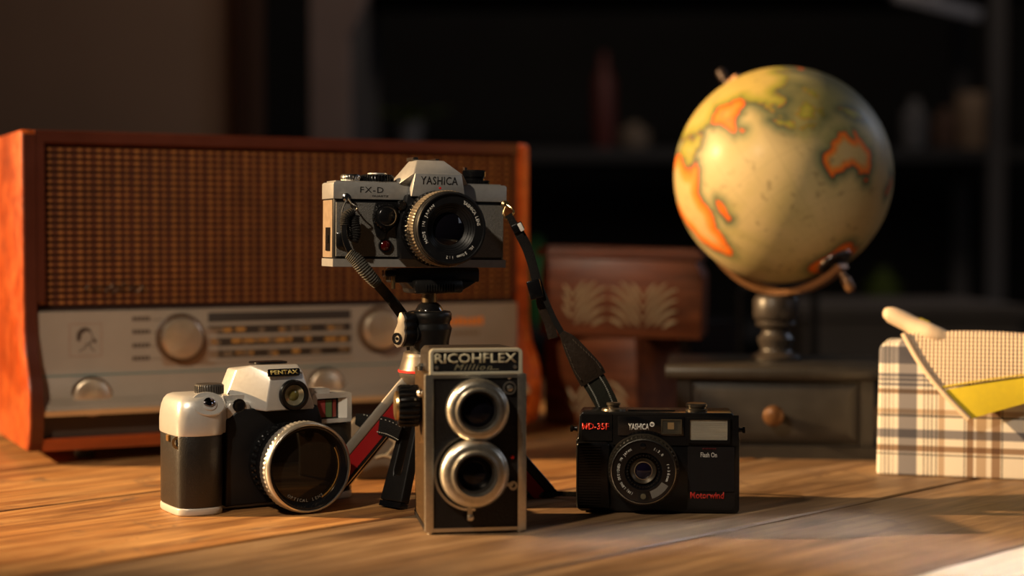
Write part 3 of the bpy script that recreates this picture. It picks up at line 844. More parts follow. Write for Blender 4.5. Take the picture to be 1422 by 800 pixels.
cb1 = carved('carved_box', 'dark wooden box with pale feather carving, the upper of two stacked left of the globe', (bl.x, bl.y, TABLE_Z + .1035), -10, 177, 120, 98, roll=1.5, carve=(24, 158, 10, 60))
c0 = atD(884, 600, 1755)
th2 = -33
xh = Vector((math.cos(math.radians(th2)), math.sin(math.radians(th2)), 0))
W2 = 118
l2 = Vector((c0.x, c0.y, TABLE_Z)) - xh * W2 * MM
carved('carved_box', 'dark wooden box with pale carving, standing on the table under the upper carved box', (l2.x, l2.y, TABLE_Z), th2, W2, 104, 100, lid=False, cut=3, carve=(30, 108, 8, 52))

# ================================================================== PLAID BOX + TOWEL
PTH = -17
pl = onz(1217, 659)
PL = Vector((pl.x, pl.y, TABLE_Z))
plaid = thing('plaid_box', 'box wrapped in cream, brown and grey plaid cloth at the right edge', 'box', PL, PTH)
PF = framer(PL, PTH)
pm_ = bpy.data.materials.new('plaid_cloth'); pm_.use_nodes = True; N = pm_.node_tree.nodes; L = pm_.node_tree.links; B = N['Principled BSDF']
B.inputs['Roughness'].default_value = .75
tcn = N.new('ShaderNodeTexCoord'); sx = N.new('ShaderNodeSeparateXYZ'); L.new(tcn.outputs['Object'], sx.inputs[0])
def stripes(src, lo, hi, bands):
    mr = N.new('ShaderNodeMapRange'); mr.inputs['From Min'].default_value = lo; mr.inputs['From Max'].default_value = hi; L.new(src, mr.inputs['Value'])
    r = N.new('ShaderNodeValToRGB'); r.color_ramp.interpolation = 'CONSTANT'; e = r.color_ramp.elements
    e[0].position = 0; e[0].color = (1, 1, 1, 1); e.remove(e[1])
    for a, b_, c in bands:
        k = e.new((a - lo) / (hi - lo)); k.color = (*c, 1)
        k = e.new((b_ - lo) / (hi - lo)); k.color = (1, 1, 1, 1)
    L.new(mr.outputs[0], r.inputs[0]); return r.outputs[0]
DK, GY, TN, BR = (.07, .06, .06), (.27, .28, .35), (.62, .51, .42), (.38, .27, .20)
vx = lambda cx: PF(1182 + cx / 2.667, 600)[0] * MM
hz = lambda cy: PF(1230, 400 + cy / 2.667)[1] * MM
vb = [(110, 113, DK), (123, 126, DK), (137, 140, DK), (152, 155, DK), (172, 242, GY), (266, 270, DK), (281, 285, DK), (296, 300, DK), (311, 315, DK), (322, 344, TN),
      (416, 421, DK), (428, 452, BR), (462, 500, TN), (520, 552, BR), (556, 562, DK)]
hb = [(700, 692, TN), (616, 610, DK), (603, 580, BR), (553, 520, GY), (474, 468, DK), (465, 445, TN), (390, 372, BR), (362, 350, GY), (344, 334, GY), (328, 316, GY), (280, 216, GY)]
V = stripes(sx.outputs[0], -0.005, vx(600), [(vx(a), vx(b_), c) for a, b_, c in vb])
Hh = stripes(sx.outputs[2], -0.005, .130, [(hz(a), hz(b_), c) for a, b_, c in hb])
x = N.new('ShaderNodeMix'); x.data_type = 'RGBA'; x.blend_type = 'MULTIPLY'; x.inputs['Factor'].default_value = 1; L.new(V, x.inputs['A']); L.new(Hh, x.inputs['B'])
y_ = N.new('ShaderNodeMix'); y_.data_type = 'RGBA'; y_.blend_type = 'MULTIPLY'; y_.inputs['Factor'].default_value = 1; L.new(x.outputs['Result'], y_.inputs['A']); y_.inputs['B'].default_value = (.80, .74, .64, 1)
L.new(y_.outputs['Result'], B.inputs['Base Color'])
nb = N.new('ShaderNodeTexNoise'); nb.inputs['Scale'].default_value = 1500; bp = N.new('ShaderNodeBump'); bp.inputs['Strength'].default_value = .3; bp.inputs['Distance'].default_value = .001
L.new(tcn.outputs['Object'], nb.inputs['Vector']); L.new(nb.outputs['Fac'], bp.inputs['Height']); L.new(bp.outputs[0], B.inputs['Normal'])
PH = 117
b = new(); prism(b, [(0, 0), (262, 0), (262, PH), (6, PH), (2, PH - 4)], 0, 66, 'y', 2.5, 3); part('wrapped_body', b, pm_, plaid)

towel = thing('towel', 'cream waffle towel with a yellow border draped over the plaid box', 'towel', PL, PTH)
twm = mat('cream_waffle', (0.74, 0.62, 0.40), 0.85, 0, 200, .1)
N = twm.node_tree.nodes; L = twm.node_tree.links; B = N['Principled BSDF']
wv1 = N.new('ShaderNodeTexWave'); wv1.inputs['Scale'].default_value = 95; wv1.bands_direction = 'X'
wv2 = N.new('ShaderNodeTexWave'); wv2.inputs['Scale'].default_value = 95; wv2.bands_direction = 'Z'
tcn = N.new('ShaderNodeTexCoord'); L.new(tcn.outputs['Object'], wv1.inputs[0]); L.new(tcn.outputs['Object'], wv2.inputs[0])
ad = N.new('ShaderNodeMath'); ad.operation = 'ADD'; L.new(wv1.outputs['Fac'], ad.inputs[0]); L.new(wv2.outputs['Fac'], ad.inputs[1])
bp = N.new('ShaderNodeBump'); bp.inputs['Strength'].default_value = .5; bp.inputs['Distance'].default_value = .0015; L.new(ad.outputs[0], bp.inputs['Height']); L.new(bp.outputs[0], B.inputs['Normal'])
mrr = N.new('ShaderNodeMapRange'); mrr.inputs['From Max'].default_value = 2; mrr.inputs['To Min'].default_value = .84; mrr.inputs['To Max'].default_value = 1.04; L.new(ad.outputs[0], mrr.inputs['Value'])
hv = N.new('ShaderNodeHueSaturation'); hv.inputs['Color'].default_value = (.76, .59, .43, 1); L.new(mrr.outputs[0], hv.inputs['Value']); L.new(hv.outputs[0], B.inputs['Base Color'])
ylw = mat('yellow_border', (0.78, 0.62, 0.03), 0.75, 0, 200, .1, .5, 1500)
crm = mat('cream_piping', (0.72, 0.56, 0.40), 0.8)
def tow(u, v):
    """u 0..1 along, v -1 (back of the box top) .. 0 (front top edge) .. 1 (hem)"""
    xt = 24 + 210 * u; xb = 80 + 170 * u
    zt = PH + 9 + 2 * math.sin(u * 7); zb = 54 + 60 * u * .9
    if v <= 0:
        y = -2 + 66 * (-v) ; x = xt - 10 * v + 0; z = PH + 6.0 + 4.0 * math.exp(-((v + .2) / .4) ** 2) + 1.5 * math.sin(u * 9 + v * 3)
        return Vector((x, y - 4, z))
    k = min(1, v / .12)
    y = -6 - 9 * math.sin(min(1, v) * PI * .55) - 2.5 * math.sin(u * 8 + v * 2) * v
    sag = -10 * math.sin(v * PI) * (1 - u) * .9
    return Vector((xt + (xb - xt) * v + sag * .6, y, (PH + 9) + (zb - PH - 9) * v + (1.5 * math.sin(u * 9)) * (1 - v)))
def tsurf(u0, u1, v0, v1, nu, nv, th, off=0.0):
    bm = new(); rows = []
    for j in range(nv + 1):
        v = v0 + (v1 - v0) * j / nv
        rows.append([bm.verts.new(tow(u0 + (u1 - u0) * i / nu, v) + Vector((0, -off if v > 0 else 0, 0))) for i in range(nu + 1)])
    for j in range(nv):
        for i in range(nu): bm.faces.new((rows[j][i], rows[j][i + 1], rows[j + 1][i + 1], rows[j + 1][i]))
    bmesh.ops.recalc_face_normals(bm, faces=bm.faces[:])
    bmesh.ops.solidify(bm, geom=bm.faces[:], thickness=th)
    bmesh.ops.recalc_face_normals(bm, faces=bm.faces[:])
    return bm
part('waffle_cloth', tsurf(0, 1, -.9, .66, 60, 60, 2.2), twm, towel, smooth=60)
part('yellow_band', tsurf(0, 1, .668, 1.0, 60, 16, 2.4), ylw, towel, smooth=60)
part('piping', tsurf(0, 1, .625, .640, 60, 2, 0.6, 1.6), ylw, towel, smooth=60)
b = new(); tube(b, [tow(0, v) + Vector((-1, -1, 0)) for v in (0, .15, .3, .45, .6, .75, .9, 1.0)], 2.6, 8, 4); part('side_hem', b, crm, towel, smooth=60)
b = new()
tb = [(4, 12, 141), (8, 12, 141.5), (14, 12, 140), (24, 11, 135.5), (34, 9, 130.5), (46, 6, 126), (60, 5, 122)]
tube(b, tb, [2, 5.5, 6.8, 7.4, 7.8, 8, 8, 8.2, 8.4, 8.4, 7.5, 6], 18, 7)
for v in b.verts: v.co.y = 12 + (v.co.y - 12) * 1.5
bmesh.ops.recalc_face_normals(b, faces=b.faces[:])
part('rolled_corner', b, crm, towel, smooth=60)
b = new(); tube(b, [(33, 9, 131.2), (37, 8, 129.3), (41, 7, 127.6)], 9.2, 18, 4); part('corner_stripe', b, ylw, towel, smooth=60)

# ================================================================== SLR ON TRIPOD
FTH = 21
FD = 1262.0
fb = atD(584, 371, FD)
FLOC = Vector((fb.x, fb.y, fb.z))
slr = thing('slr_camera', 'silver and black film camera raised on the small tripod', 'camera', FLOC, rot=(0, math.radians(0.7), math.radians(FTH)))
FF = framer(FLOC, FTH)
W = 70.5
hw = W
b = new(); box(b, -hw, hw, -1, 33, 0, 6, 1.2, 2); part('base_plate', b, silver, slr)
b = new(); prism(b, [(-hw + 1, 2), (-hw + 1, 31), (-hw + 4, 34), (hw - 4, 34), (hw - 1, 31), (hw - 1, 2), (hw - 3, 0.6), (-hw + 3, .6)], 6, 52, 'z', .4); part('body', b, blackmat, slr)
b = new(); box(b, -hw + 2.5, -4, -.8, 2, 8, 49.2, .5); part('leather_cover', b, leather, slr)
b = new(); box(b, 30, hw - 2.5, -.8, 2, 8, 49.2, .5); part('leather_cover', b, leather, slr)
b = new(); box(b, -hw + .2, -hw + 1.4, 3, 31, 7, 51, .3); part('side_leather', b, mat('sunlit_side', (0.30, .22, .15), .45, .3, 200, .2), slr)  # golden sheen of the lit left side put into the leather colour
b = new(); box(b, -hw - .6, -hw + .6, 8, 20, 12, 30, .6); box(b, -hw - 1.2, -hw + .6, 10, 16, 18, 24, .6); part('door_latch', b, blackpl, slr)
b = new(); prism(b, roundrect(-hw, hw, 52, 65, 1.2, 3, (.3, .3, 2, 2)), -1.2, 33.5, 'y', .8, 2); part('top_plate', b, silver, slr)
b = new(); box(b, -hw + 3, hw - 3, 4, 31, 65, 66, .3); part('top_deck', b, mat('deck_grey', (.42, .40, .37), .4, .7), slr)
# mirror housing + prism
mx, mz = 10.0, 30.0
b = new(); prism(b, [(mx - 29, 6), (mx + 29, 6), (mx + 31, 30), (mx + 24, 56), (mx - 24, 56), (mx - 31, 30)], -9.5, 2, 'y', 1.5); part('mirror_housing', b, blackmat, slr)
b = new()
prism(b, [(mx - 22, 54.5), (mx + 22, 54.5), (mx + 19, 72.5), (mx - 19, 72.5)], -12.5, -3, 'y', .8)
part('prism_front', b, silver, slr)
b = new()
A = [(mx - 23.5, -3, 56), (mx + 22.5, -3, 56), (mx + 19.5, -3, 72), (mx - 19.5, -3, 72)]
def hull(bm, pts):
    vs = [bm.verts.new(p) for p in pts]; r = bmesh.ops.convex_hull(bm, input=vs)
    bmesh.ops.recalc_face_normals(bm, faces=bm.faces[:]); return bm
hull(b, [(mx - 29, -2.5, 64.5), (mx + 28, -2.5, 64.5), (mx - 20, -12, 72.3), (mx + 20, -12, 72.3), (mx - 12, 6, 83.5), (mx + 10.5, 6, 83.5), (mx - 12, 26, 83.5), (mx + 10.5, 26, 83.5), (mx - 26, 31, 66), (mx + 25, 31, 66), (mx - 15, 31, 78), (mx + 14, 31, 78)])
_bevel(b, b.faces[:], .9, 2, 20)
part('prism_cover', b, silver, slr)
b = new(); box(b, mx - 13, mx + 9, 14, 30, 83.2, 84.3, .3); box(b, mx - 13, mx - 9, 12, 30, 84, 86, .4); box(b, mx + 6, mx + 9, 14, 30, 84, 85.4, .3); part('hot_shoe', b, chrome, slr)
text('YASHICA', mx - 14.5, mx + 15.5, 64.0, 70.2, -12.5, mat('black_print', (.02, .02, .02), .4), slr, bold=.006, spacing=1.05)
text('FX-D', -49.5, -31, 57, 61.4, -1.2, MATS['black_print'], slr, bold=.0, spacing=1.15)
text('QUARTZ', -40, -27, 53.6, 55.2, -1.2, MATS['black_print'], slr, bold=0)
# dials
b = new(); lathe(b, [(0, 0), (7.6, 0), (8, 1), (8, 4), (7, 5.2), (0, 5.6)], 0, 'z', (-53, 14, 66), knurl=(28, (2, 3), .35)); part('shutter_dial', b, chrome, slr)
b = new(); lathe(b, [(0, 0), (13, 0), (13, 4.6), (11.5, 5.6), (0, 5.6)], 0, 'z', (-31, 16, 66), knurl=(34, (1, 2), .9)); dl = part('film_speed_dial', b, blackpl, slr)
b = new(); lathe(b, [(0, 0), (8, 0), (7.5, 1.2), (0, 1.2)], 32, 'z', (-31, 16, 71.6)); part('dial_cap', b, silver, dl)
b = new(); lathe(b, [(0, 0), (12, 0), (12, 2.6), (11, 3), (0, 3)], 0, 'z', (50, 16, 66), knurl=(40, (1, 2), .5)); part('counter_ring', b, blackpl, slr)
b = new(); lathe(b, [(0, 0), (8.5, 0), (8.5, 1.5), (9.6, 3), (9.6, 7), (8.6, 8.2), (0, 8.2)], 40, 'z', (49, 16, 69)); rk = part('rewind_knob', b, blackpl, slr)
b = new(); box(b, 40.5, 42.5, 14, 18, 77.2, 79.3, .3); part('crank_tip', b, chrome, rk)
# lens (axis at mx, mz)
def L_(name, prof, m, n=72, knurl=None, c=(mx, 0, mz), parent=slr, smooth=35, ring=False, label=None):
    b = new(); (ringlathe if ring else lathe)(b, prof, n, 'y', c, knurl); return part(name, b, m, parent, smooth=smooth, label=label)
L_('lens_mount', [(29.4, -8), (29.6, -12), (29.2, -15), (0, -15), (0, -8)], blackpl)
L_('aperture_ring', [(29.3, -14.9), (29.6, -20), (28.6, -21.5), (0, -21.5), (0, -14.9)], blackpl, knurl=(52, (0, 1), .9))
L_('scale_ring', [(28.0, -21.4), (28.0, -24), (0, -24), (0, -21.4)], blackgl)
L_('focus_ring', [(28.9, -23.9), (29.2, -25), (29.2, -36), (28.4, -37.2), (0, -37.2), (0, -23.9)], mat('bronzed_knurl', (.20, .165, .12), .35, .7), knurl=(72, (1, 2), .8), )
L_('front_barrel', [(27.6, -37.1), (27.8, -43), (27.0, -45), (26.0, -45.2), (25.4, -43.8), (19.2, -43.6), (13, -37.3), (12.5, -37.1)], blackmat, ring=True)
for rr_ in (18.2, 16.6, 15.0):
    L_('baffle_ring', [(rr_, -43.4 + (18.9 - rr_) * .95), (rr_ + .25, -43.5 + (18.9 - rr_) * .95), (rr_ + .2, -42.4 + (18.9 - rr_) * .95)], blackpl, ring=True)
L_('front_glass', [(12.6, -36.6), (12.6, -37.3), (9, -38.6), (5, -39.4), (0, -39.7)], glassd)
L_('chrome_lip', [(27.75, -42), (28.0, -42.4), (27.9, -43.4), (27.7, -43.4)], mat('dark_chrome', (.3, .3, .3), .25, 1), ring=True)
arc_text('YASHICA LENS', 21.0, 62, 8, 2.5, (mx, mz), -43.8, white, slr, bold=.01)
arc_text('ML 50mm 1:2', 21.0, -40, -98, 2.3, (mx, mz), -43.8, white, slr, bold=.01)
arc_text('MADE IN JAPAN', 21.0, 208, 132, 2.3, (mx, mz), -43.8, white, slr, bold=.01)
L_('red_index', [(0, -16.5), (1, -16.5), (1, -17.3), (0, -17.5)], redp, 12, c=(mx, 1, mz + 31.2))
for i in range(9):   # distance figures
    a = math.radians(100 + i * 19)
    b = new(); box(b, -1.1, 1.1, -23.6, -21.9, 27.95, 28.25, M=Matrix.Translation((mx, 0, mz)) @ Matrix.Rotation(-(a - PI / 2), 4, 'Y')); part('distance_mark', b, white if i % 2 else orangep, slr)
# self timer / winder socket, LED, release
x, z = FF(535, 301, -6)
b = new(); prism(b, [(x - 7, 49.5), (x + 9, 49.5), (x + 10, z - 6), (x + 3, z - 12), (x - 1, z - 19), (x - 6, z - 16), (x - 9.5, z - 2)], -3.5, 1, 'y', 1); part('lock_plate', b, blackpl, slr)
b = new(); lathe(b, [(0, -3), (10.2, -3), (10.2, -6.5), (9, -7.5), (0, -7.5)], 0, 'y', (x, 0, z), knurl=(20, (1, 2), .8)); part('lock_dial', b, blackpl, slr)
b = new(); ringlathe(b, [(6.6, -7.4), (7.6, -7.4), (7.4, -9.5), (6.8, -9.5)], 40, 'y', (x, 0, z)); part('dial_ring', b, chrome, slr)
b = new(); lathe(b, [(0, -7.4), (6.6, -7.4), (6.6, -10), (5.8, -10.6), (0, -10.9)], 32, 'y', (x, 0, z)); part('dial_button', b, blackpl, slr)
b = new(); prism(b, [(x - 1.4, 47.6), (x + 1.4, 47.6), (x, 44.6)], -3.9, -3.4, 'y'); part('orange_mark', b, orangep, slr)
x2, z2 = FF(535, 342, -2)
b = new(); ringlathe(b, [(4.2, -.7), (5.4, -.7), (5.2, -2.6), (4.3, -2.6)], 32, 'y', (x2, 0, z2)); part('lamp_rim', b, blackpl, slr)
b = new(); lathe(b, [(0, -.7), (4.25, -.7), (4.1, -2), (2.8, -3.2), (0, -3.8)], 32, 'y', (x2, 0, z2)); part('red_lamp', b, mat('dark_red_lens', (.06, .002, .003), .12, 0, coat=1), slr)
x3, z3 = FF(557, 286, -8)
b = new(); lathe(b, [(0, -4), (4, -4), (4, -9.5), (3, -10.5), (0, -10.5)], 24, 'y', (x3, 0, z3)); part('release_button', b, blackpl, slr)
# strap lugs
LUGL = (-60.5, -1.2, 53.0); LUGR = (hw - 1.5, -1.2, 50)
for lg in (LUGL, LUGR):
    b = new(); lathe(b, [(0, 0), (3.2, 0), (3.2, -1.2), (1.8, -2.2), (1.8, -3.6), (2.4, -4), (2.4, -5), (0, -5.2)], 20, 'y', lg); part('strap_lug', b, brass if lg is LUGR else chrome, slr)
slr_M = Matrix.Translation(FLOC) @ Matrix.Rotation(math.radians(FTH), 4, 'Z') @ Matrix.Rotation(math.radians(.7), 4, 'Y')
def SW(x, y, z): # slr local mm -> world mm
    return (slr_M @ Vector((x * MM, y * MM, z * MM))) * 1000

# ================================================================== TRIPOD
TX = atD(596, 400, 1281).x
TLOC = Vector((TX, 1.281, TABLE_Z))
tri = thing('mini_tripod', 'black mini tripod with ball head under the raised camera', 'tripod', TLOC)
camz = (FLOC.z - TABLE_Z) * 1000
tm = math.radians(FTH)
TR = Matrix.Rotation(tm, 4, 'Z')
def zt(py): return (TABLE_Z + (atD(596, py, 1270).z - TABLE_Z)) * 1000 - TABLE_Z * 1000
zq = camz - 1.0
b = new(); box(b, -30, 40, -7, 20, zq - 11.5, zq, 1.5, M=TR)
part('quick_release_plate', b, blackmat, tri)
b = new(); box(b, -17, 24, -15.5, 19, zq - 20, zq - 9, 3, M=TR); prism(b, [(-22, zq - 11), (36, zq - 11), (22, zq - 19), (-14, zq - 19)], -12, 15, 'y', 1, M=TR); part('clamp', b, tripodblack, tri)
b = new(); 
for i in range(12): box(b, -8 + i * 2.1, -7 + i * 2.1, -16.6, -15.3, zq - 18, zq - 12.5, .2, M=TR)
part('clamp_ridges', b, tripodblack, tri)
for (xx, z0_, z1_, r) in ((-36.5, zq - 9, zq - .5, 2.1), (-31.5, zq - 16, zq - 6, 1.7)):
    b = new(); lathe(b, [(0, z0_), (r, z0_), (r, z1_), (0, z1_)], 16, 'z', (xx, -6, 0), M=TR); part('brass_stud', b, brass, tri)
b = new(); box(b, -38.5, -29.9, -10, 2, zq - 6.5, zq - 1.2, .8, M=TR); part('clamp_lever', b, blackpl, tri)
ztop = zt(432)
b = new(); lathe(b, [(0, ztop - 6), (5.8, ztop - 4), (5.8, zq - 19), (0, zq - 19)], 32, 'z'); part('ball_stem', b, mat('stem_steel', (.35, .26, .16), .3, .95), tri)
b = new(); lathe(b, [(0, ztop + 8), (5, ztop + 7.2), (9, ztop + 4.2), (11.5, ztop - .4), (12, ztop - 4), (0, ztop - 4)], 40, 'z'); part('ball', b, blackgl, tri)
z2_ = zt(490)
b = new(); lathe(b, [(0, ztop - 1), (13, ztop), (16.5, ztop - .6), (17.8, ztop - 2.5), (17.8, ztop - 7), (16.6, ztop - 9), (16.4, ztop - 11), (18, ztop - 14), (17.6, ztop - 16), (15.8, ztop - 24), (15.2, z2_), (0, z2_)], 56, 'z'); part('head_housing', b, tripodblack, tri, smooth=50)
zc0, zc1 = zt(533), zt(489)
b = new(); lathe(b, [(0, zc1), (19, zc1), (20.5, zc1 - 1.2), (21, zc1 - 4), (23.4, zc0 + 12), (24.2, zc0 + 10.6), (24.2, zc0 + 8.4), (23.8, zc0 + 6), (21, zc0 + 1), (17, zc0 - 3), (0, zc0 - 3)], 56, 'z'); part('leg_hub', b, tripodgrey, tri, smooth=50)
b = new(); ringlathe(b, [(24.1, zc0 + 10.6), (24.8, zc0 + 10.4), (24.8, zc0 + 8.8), (24.1, zc0 + 8.6)], 56, 'z'); part('red_ring', b, redp, tri)
# lever: pale wing plate with scalloped edge on a black scalloped grip
lx = atD(567, 466, 1262).x * 1000 - TX * 1000; lz = zt(463)
def wing(s0):
    return [(-6 * s0, -9), (-9 * s0, -4), (-8 * s0, 2), (-4.2, 6), (-3.4, 9), (-4.4, 11.5), (-3.2, 14), (-2.6, 16.5), (0, 17.5), (3, 15), (4.6, 12.5), (4.2, 10), (5.6, 7), (5.2, 4), (6.6, 1), (6, -4), (3.5, -9), (-1, -11)]
ML = Matrix.Translation((lx - 3, -20, lz)) @ Matrix.Rotation(math.radians(-38), 4, 'Z') @ Matrix.Rotation(math.radians(8), 4, 'Y')
b = new(); prism(b, [(x * .9, z) for x, z in wing(.75)], -3.2, -6, 'y', .6, M=ML); lv = part('lever_wing', b, tripodlight, tri)
b = new(); ringlathe(b, [(2.6, -5.8), (4.8, -5.8), (4.6, -6.8), (2.8, -6.8)], 28, 'y', (-1.6, 0, -3.6), M=ML); lathe(b, [(0, -5.8), (1.2, -5.8), (1.2, -6.6), (0, -6.6)], 12, 'y', (-1.6, 0, -3.6), M=ML); part('lever_screw', b, blackgl, lv)
b = new(); prism(b, wing(.8), -3.1, 9, 'y', 1, M=ML); part('lever_grip', b, blackmat, tri, label='black scalloped lever grip')
b = new(); lathe(b, [(0, 0), (8, 0), (8, 12), (0, 12)], 28, 'y', (0, 8, 0), M=ML); part('lever_shaft', b, tripodblack, tri)
# legs
def framebm0(outer, inner, y0, y1):
    bm = new(); n = len(outer)
    V = [[bm.verts.new((p[0], y, p[1])) for p in ring] for ring, y in ((outer, y0), (inner, y0), (inner, y1), (outer, y1))]
    for k in range(4):
        A, B = V[k], V[(k + 1) % 4]
        for i in range(n): bm.faces.new((A[i], A[(i + 1) % n], B[(i + 1) % n], B[i]))
    bmesh.ops.recalc_face_normals(bm, faces=bm.faces[:]); return bm
def leg(foot, m_out, slot=True, halfw=(8.5, 12.5), th=9, inner=False):
    top = Vector((foot[0] * .16, foot[1] * .16, zc0 + 4)); ft = Vector((foot[0], foot[1], 0))
    ax = (ft - top); Ln = ax.length; ax.normalize()
    out = Vector((foot[0], foot[1], 0)).normalized()
    sd_ = ax.cross(out).normalized(); ou = sd_.cross(ax).normalized()
    if ou.dot(out) < 0: ou = -ou
    def P(u, s, o): return top + ax * (u * Ln) + sd_ * s + ou * o
    t2 = th / 2
    hwf = lambda u: halfw[0] + (halfw[1] - halfw[0]) * u
    def slab(u0, u1, s0, s1, o0, o1):
        vs = [P(u, hwf(u) * s, o) for u in (u0, u1) for s in (s0, s1) for o in (o0, o1)]
        v = [b.verts.new(q) for q in vs]
        fs = [b.faces.new([v[i] for i in f]) for f in ((0, 1, 3, 2), (4, 6, 7, 5), (0, 4, 5, 1), (2, 3, 7, 6), (0, 2, 6, 4), (1, 5, 7, 3))]
        bmesh.ops.recalc_face_normals(b, faces=fs)
    lim = .955
    outer = [(-1, lim), (-1.02, lim - .04), (-1, .5), (-1, .06), (-.8, 0), (.8, 0), (1, .06), (1, .5), (1.02, lim - .04), (1, lim)]
    inn = [(-.30, .76), (-.36, .72), (-.36, .5), (-.36, .30), (-.22, .26), (.22, .26), (.36, .30), (.36, .5), (.36, .72), (.30, .76)]
    b = new()
    conv = lambda L_: [(s_ * hwf(u_), u_) for s_, u_ in L_]
    if slot: fb_ = framebm0(conv(outer), conv(inn), -t2, t2)
    else: fb_ = new(); prism(fb_, conv(outer), -t2, t2, 'y')
    for v in fb_.verts: v.co = P(v.co.z, v.co.x, v.co.y)
    bmesh.ops.recalc_face_normals(fb_, faces=fb_.faces[:]); _bevel(fb_, fb_.faces[:], 1.4, 3, 50)
    b.free(); lg_ = part('leg', fb_, m_out, tri, smooth=45)
    b = new(); slab(lim + .002, lim + .045, -.97, .97, -t2 * .95, t2 * .95)
    for v in b.verts: v.co.z = max(v.co.z, 0.1)
    part('rubber_foot', b, blackgl, lg_)
    if inner:
        b = new(); slab(.06, .93, -.97, .97, -t2 - 10.5, -t2 - .1); part('inner_rib', b, redleg, lg_, label='red plastic inner rib')
        b = new(); slab(.05, .94, -1.02, -.50, -t2 - 13.0, -t2 - 10.6); part('inner_rail', b, blackpl, lg_)
        b = new(); slab(.05, .94, .50, 1.02, -t2 - 13.0, -t2 - 10.6); part('inner_rail', b, blackpl, lg_)
leg((-27, -28), tripodblack, True)
leg((-97, 14), tripodlight, False, (13, 15), 8, True)
leg((98, 34), tripodblack, False, (8, 12), 8, True)

# ================================================================== TWIN LENS CAMERA
KTH = 9
kl = onz(660, 740)
KLOC = Vector((kl.x, kl.y, TABLE_Z))
tlr = thing('twin_lens_camera', 'boxy black and chrome camera with two stacked lenses in front of the tripod', 'camera', KLOC, KTH)
KF = framer(KLOC, KTH)
kw = 36.2
kx0, kx1 = -kw, kw
b = new(); box(b, kx0 + .8, kx1 - .8, 1.5, 76, 2, 113, 1.2); part('body', b, leather2, tlr)
for s in (-1, 1):
    b = new(); prism(b, roundrect(*(sorted((s * kw, s * (kw - 6)))), 1.5, 113.5, 1.0, 3), -3.6, 2, 'y', 1.2, 3); part('chrome_rail', b, oldchrome, tlr)
b = new(); box(b, kx0 + 6, kx1 - 6, -3.0, 2, 110.6, 113.4, .6); part('chrome_rail', b, oldchrome, tlr)
b = new(); box(b, kx0 + 6, kx1 - 6, -3.0, 2, 1.6, 4.2, .6); part('chrome_rail', b, oldchrome, tlr)
b = new(); box(b, kx0 + 6, kx1 - 6, -1.8, 2, 4.2, 110.6, .2); part('front_panel', b, speck, tlr)
b = new(); box(b, kx0, kx0 + 3, 2, 75, 2, 5, .6); part('base_strip', b, blackmat, tlr)
for s in (-1, 1):
    for yy in (0, 70):
        b = new(); lathe(b, [(0, 0), (2.4, 0), (2.8, 2.2), (0, 2.2)], 16, 'z', (s * (kw - 4), yy, 0)); part('foot', b, oldchrome, tlr)
# hood
b = new(); prism(b, [(kx0 + 4, 113.6), (kx1 - 3.5, 113.6), (kx1 - 3.5, 129), (kx1 - 6, 131), (kx0 + 7, 131), (kx0 + 4, 129)], 1, 72, 'y', .8, pts2=[(kx0 + 4, 113.6), (kx1 - 3.5, 113.6), (kx1 - 4, 126), (kx1 - 7, 129.5), (kx0 + 7.5, 129.5), (kx0 + 4.5, 126)]); part('finder_hood', b, mat('hood_black_leather', (.022, .016, .012), .42, 0, 300, .4, .4, 800), tlr)
o_ = roundrect(kx0 + 3.4, kx1 - 2.6, 113.0, 131.6, 3, 5, (.6, .6, 3.4, 3.4)); i_ = roundrect(kx0 + 6, kx1 - 5.2, 115.2, 129.2, 1.4, 5, (.8, .8, 1.6, 1.6))
def framebm(outer, inner, y0, y1):
    bm = new(); n = len(outer)
    V = [[bm.verts.new((p[0], y, p[1])) for p in ring] for ring, y in ((outer, y0), (inner, y0), (inner, y1), (outer, y1))]
    for k in range(4):
        A, B = V[k], V[(k + 1) % 4]
        for i in range(n): bm.faces.new((A[i], A[(i + 1) % n], B[(i + 1) % n], B[i]))
    bmesh.ops.recalc_face_normals(bm, faces=bm.faces[:]); return bm
b = framebm(o_, i_, -3.4, 1.2); _bevel(b, b.faces[:], .4, 2, 50); nf = part('nameplate_frame', b, mat('cream_chrome', (.56, .52, .40), .35, .25, 200, .1), tlr)
b = new(); prism(b, i_, -2.0, 1.1, 'y'); part('nameplate', b, blackmat, tlr)
text('RICOHFLEX', kx0 + 7.0, kx1 - 6.6, 121.2, 128.2, -2.0, cream, tlr, bold=.022, depth=.35)
text('Million', kx0 + 21, kx0 + 48, 116.3, 120.4, -2.0, mat('dull_gilt', (.34, .30, .19), .4, .3), tlr, bold=.0, shear=.35, depth=.4, spacing=1.25)
b = new(); box(b, kx0 + 46, kx0 + 53, -2.4, -2.0, 116.4, 116.9); part('script_tail', b, MATS['dull_gilt'], tlr)
for sx_ in (kx0 + 8.6, kx1 - 8.0):
    b = new(); lathe(b, [(0, 0), (1.3, 0), (1.3, -.8), (0, -1.1)], 16, 'y', (sx_, -2, 118.2)); part('screw', b, oldchrome, tlr)
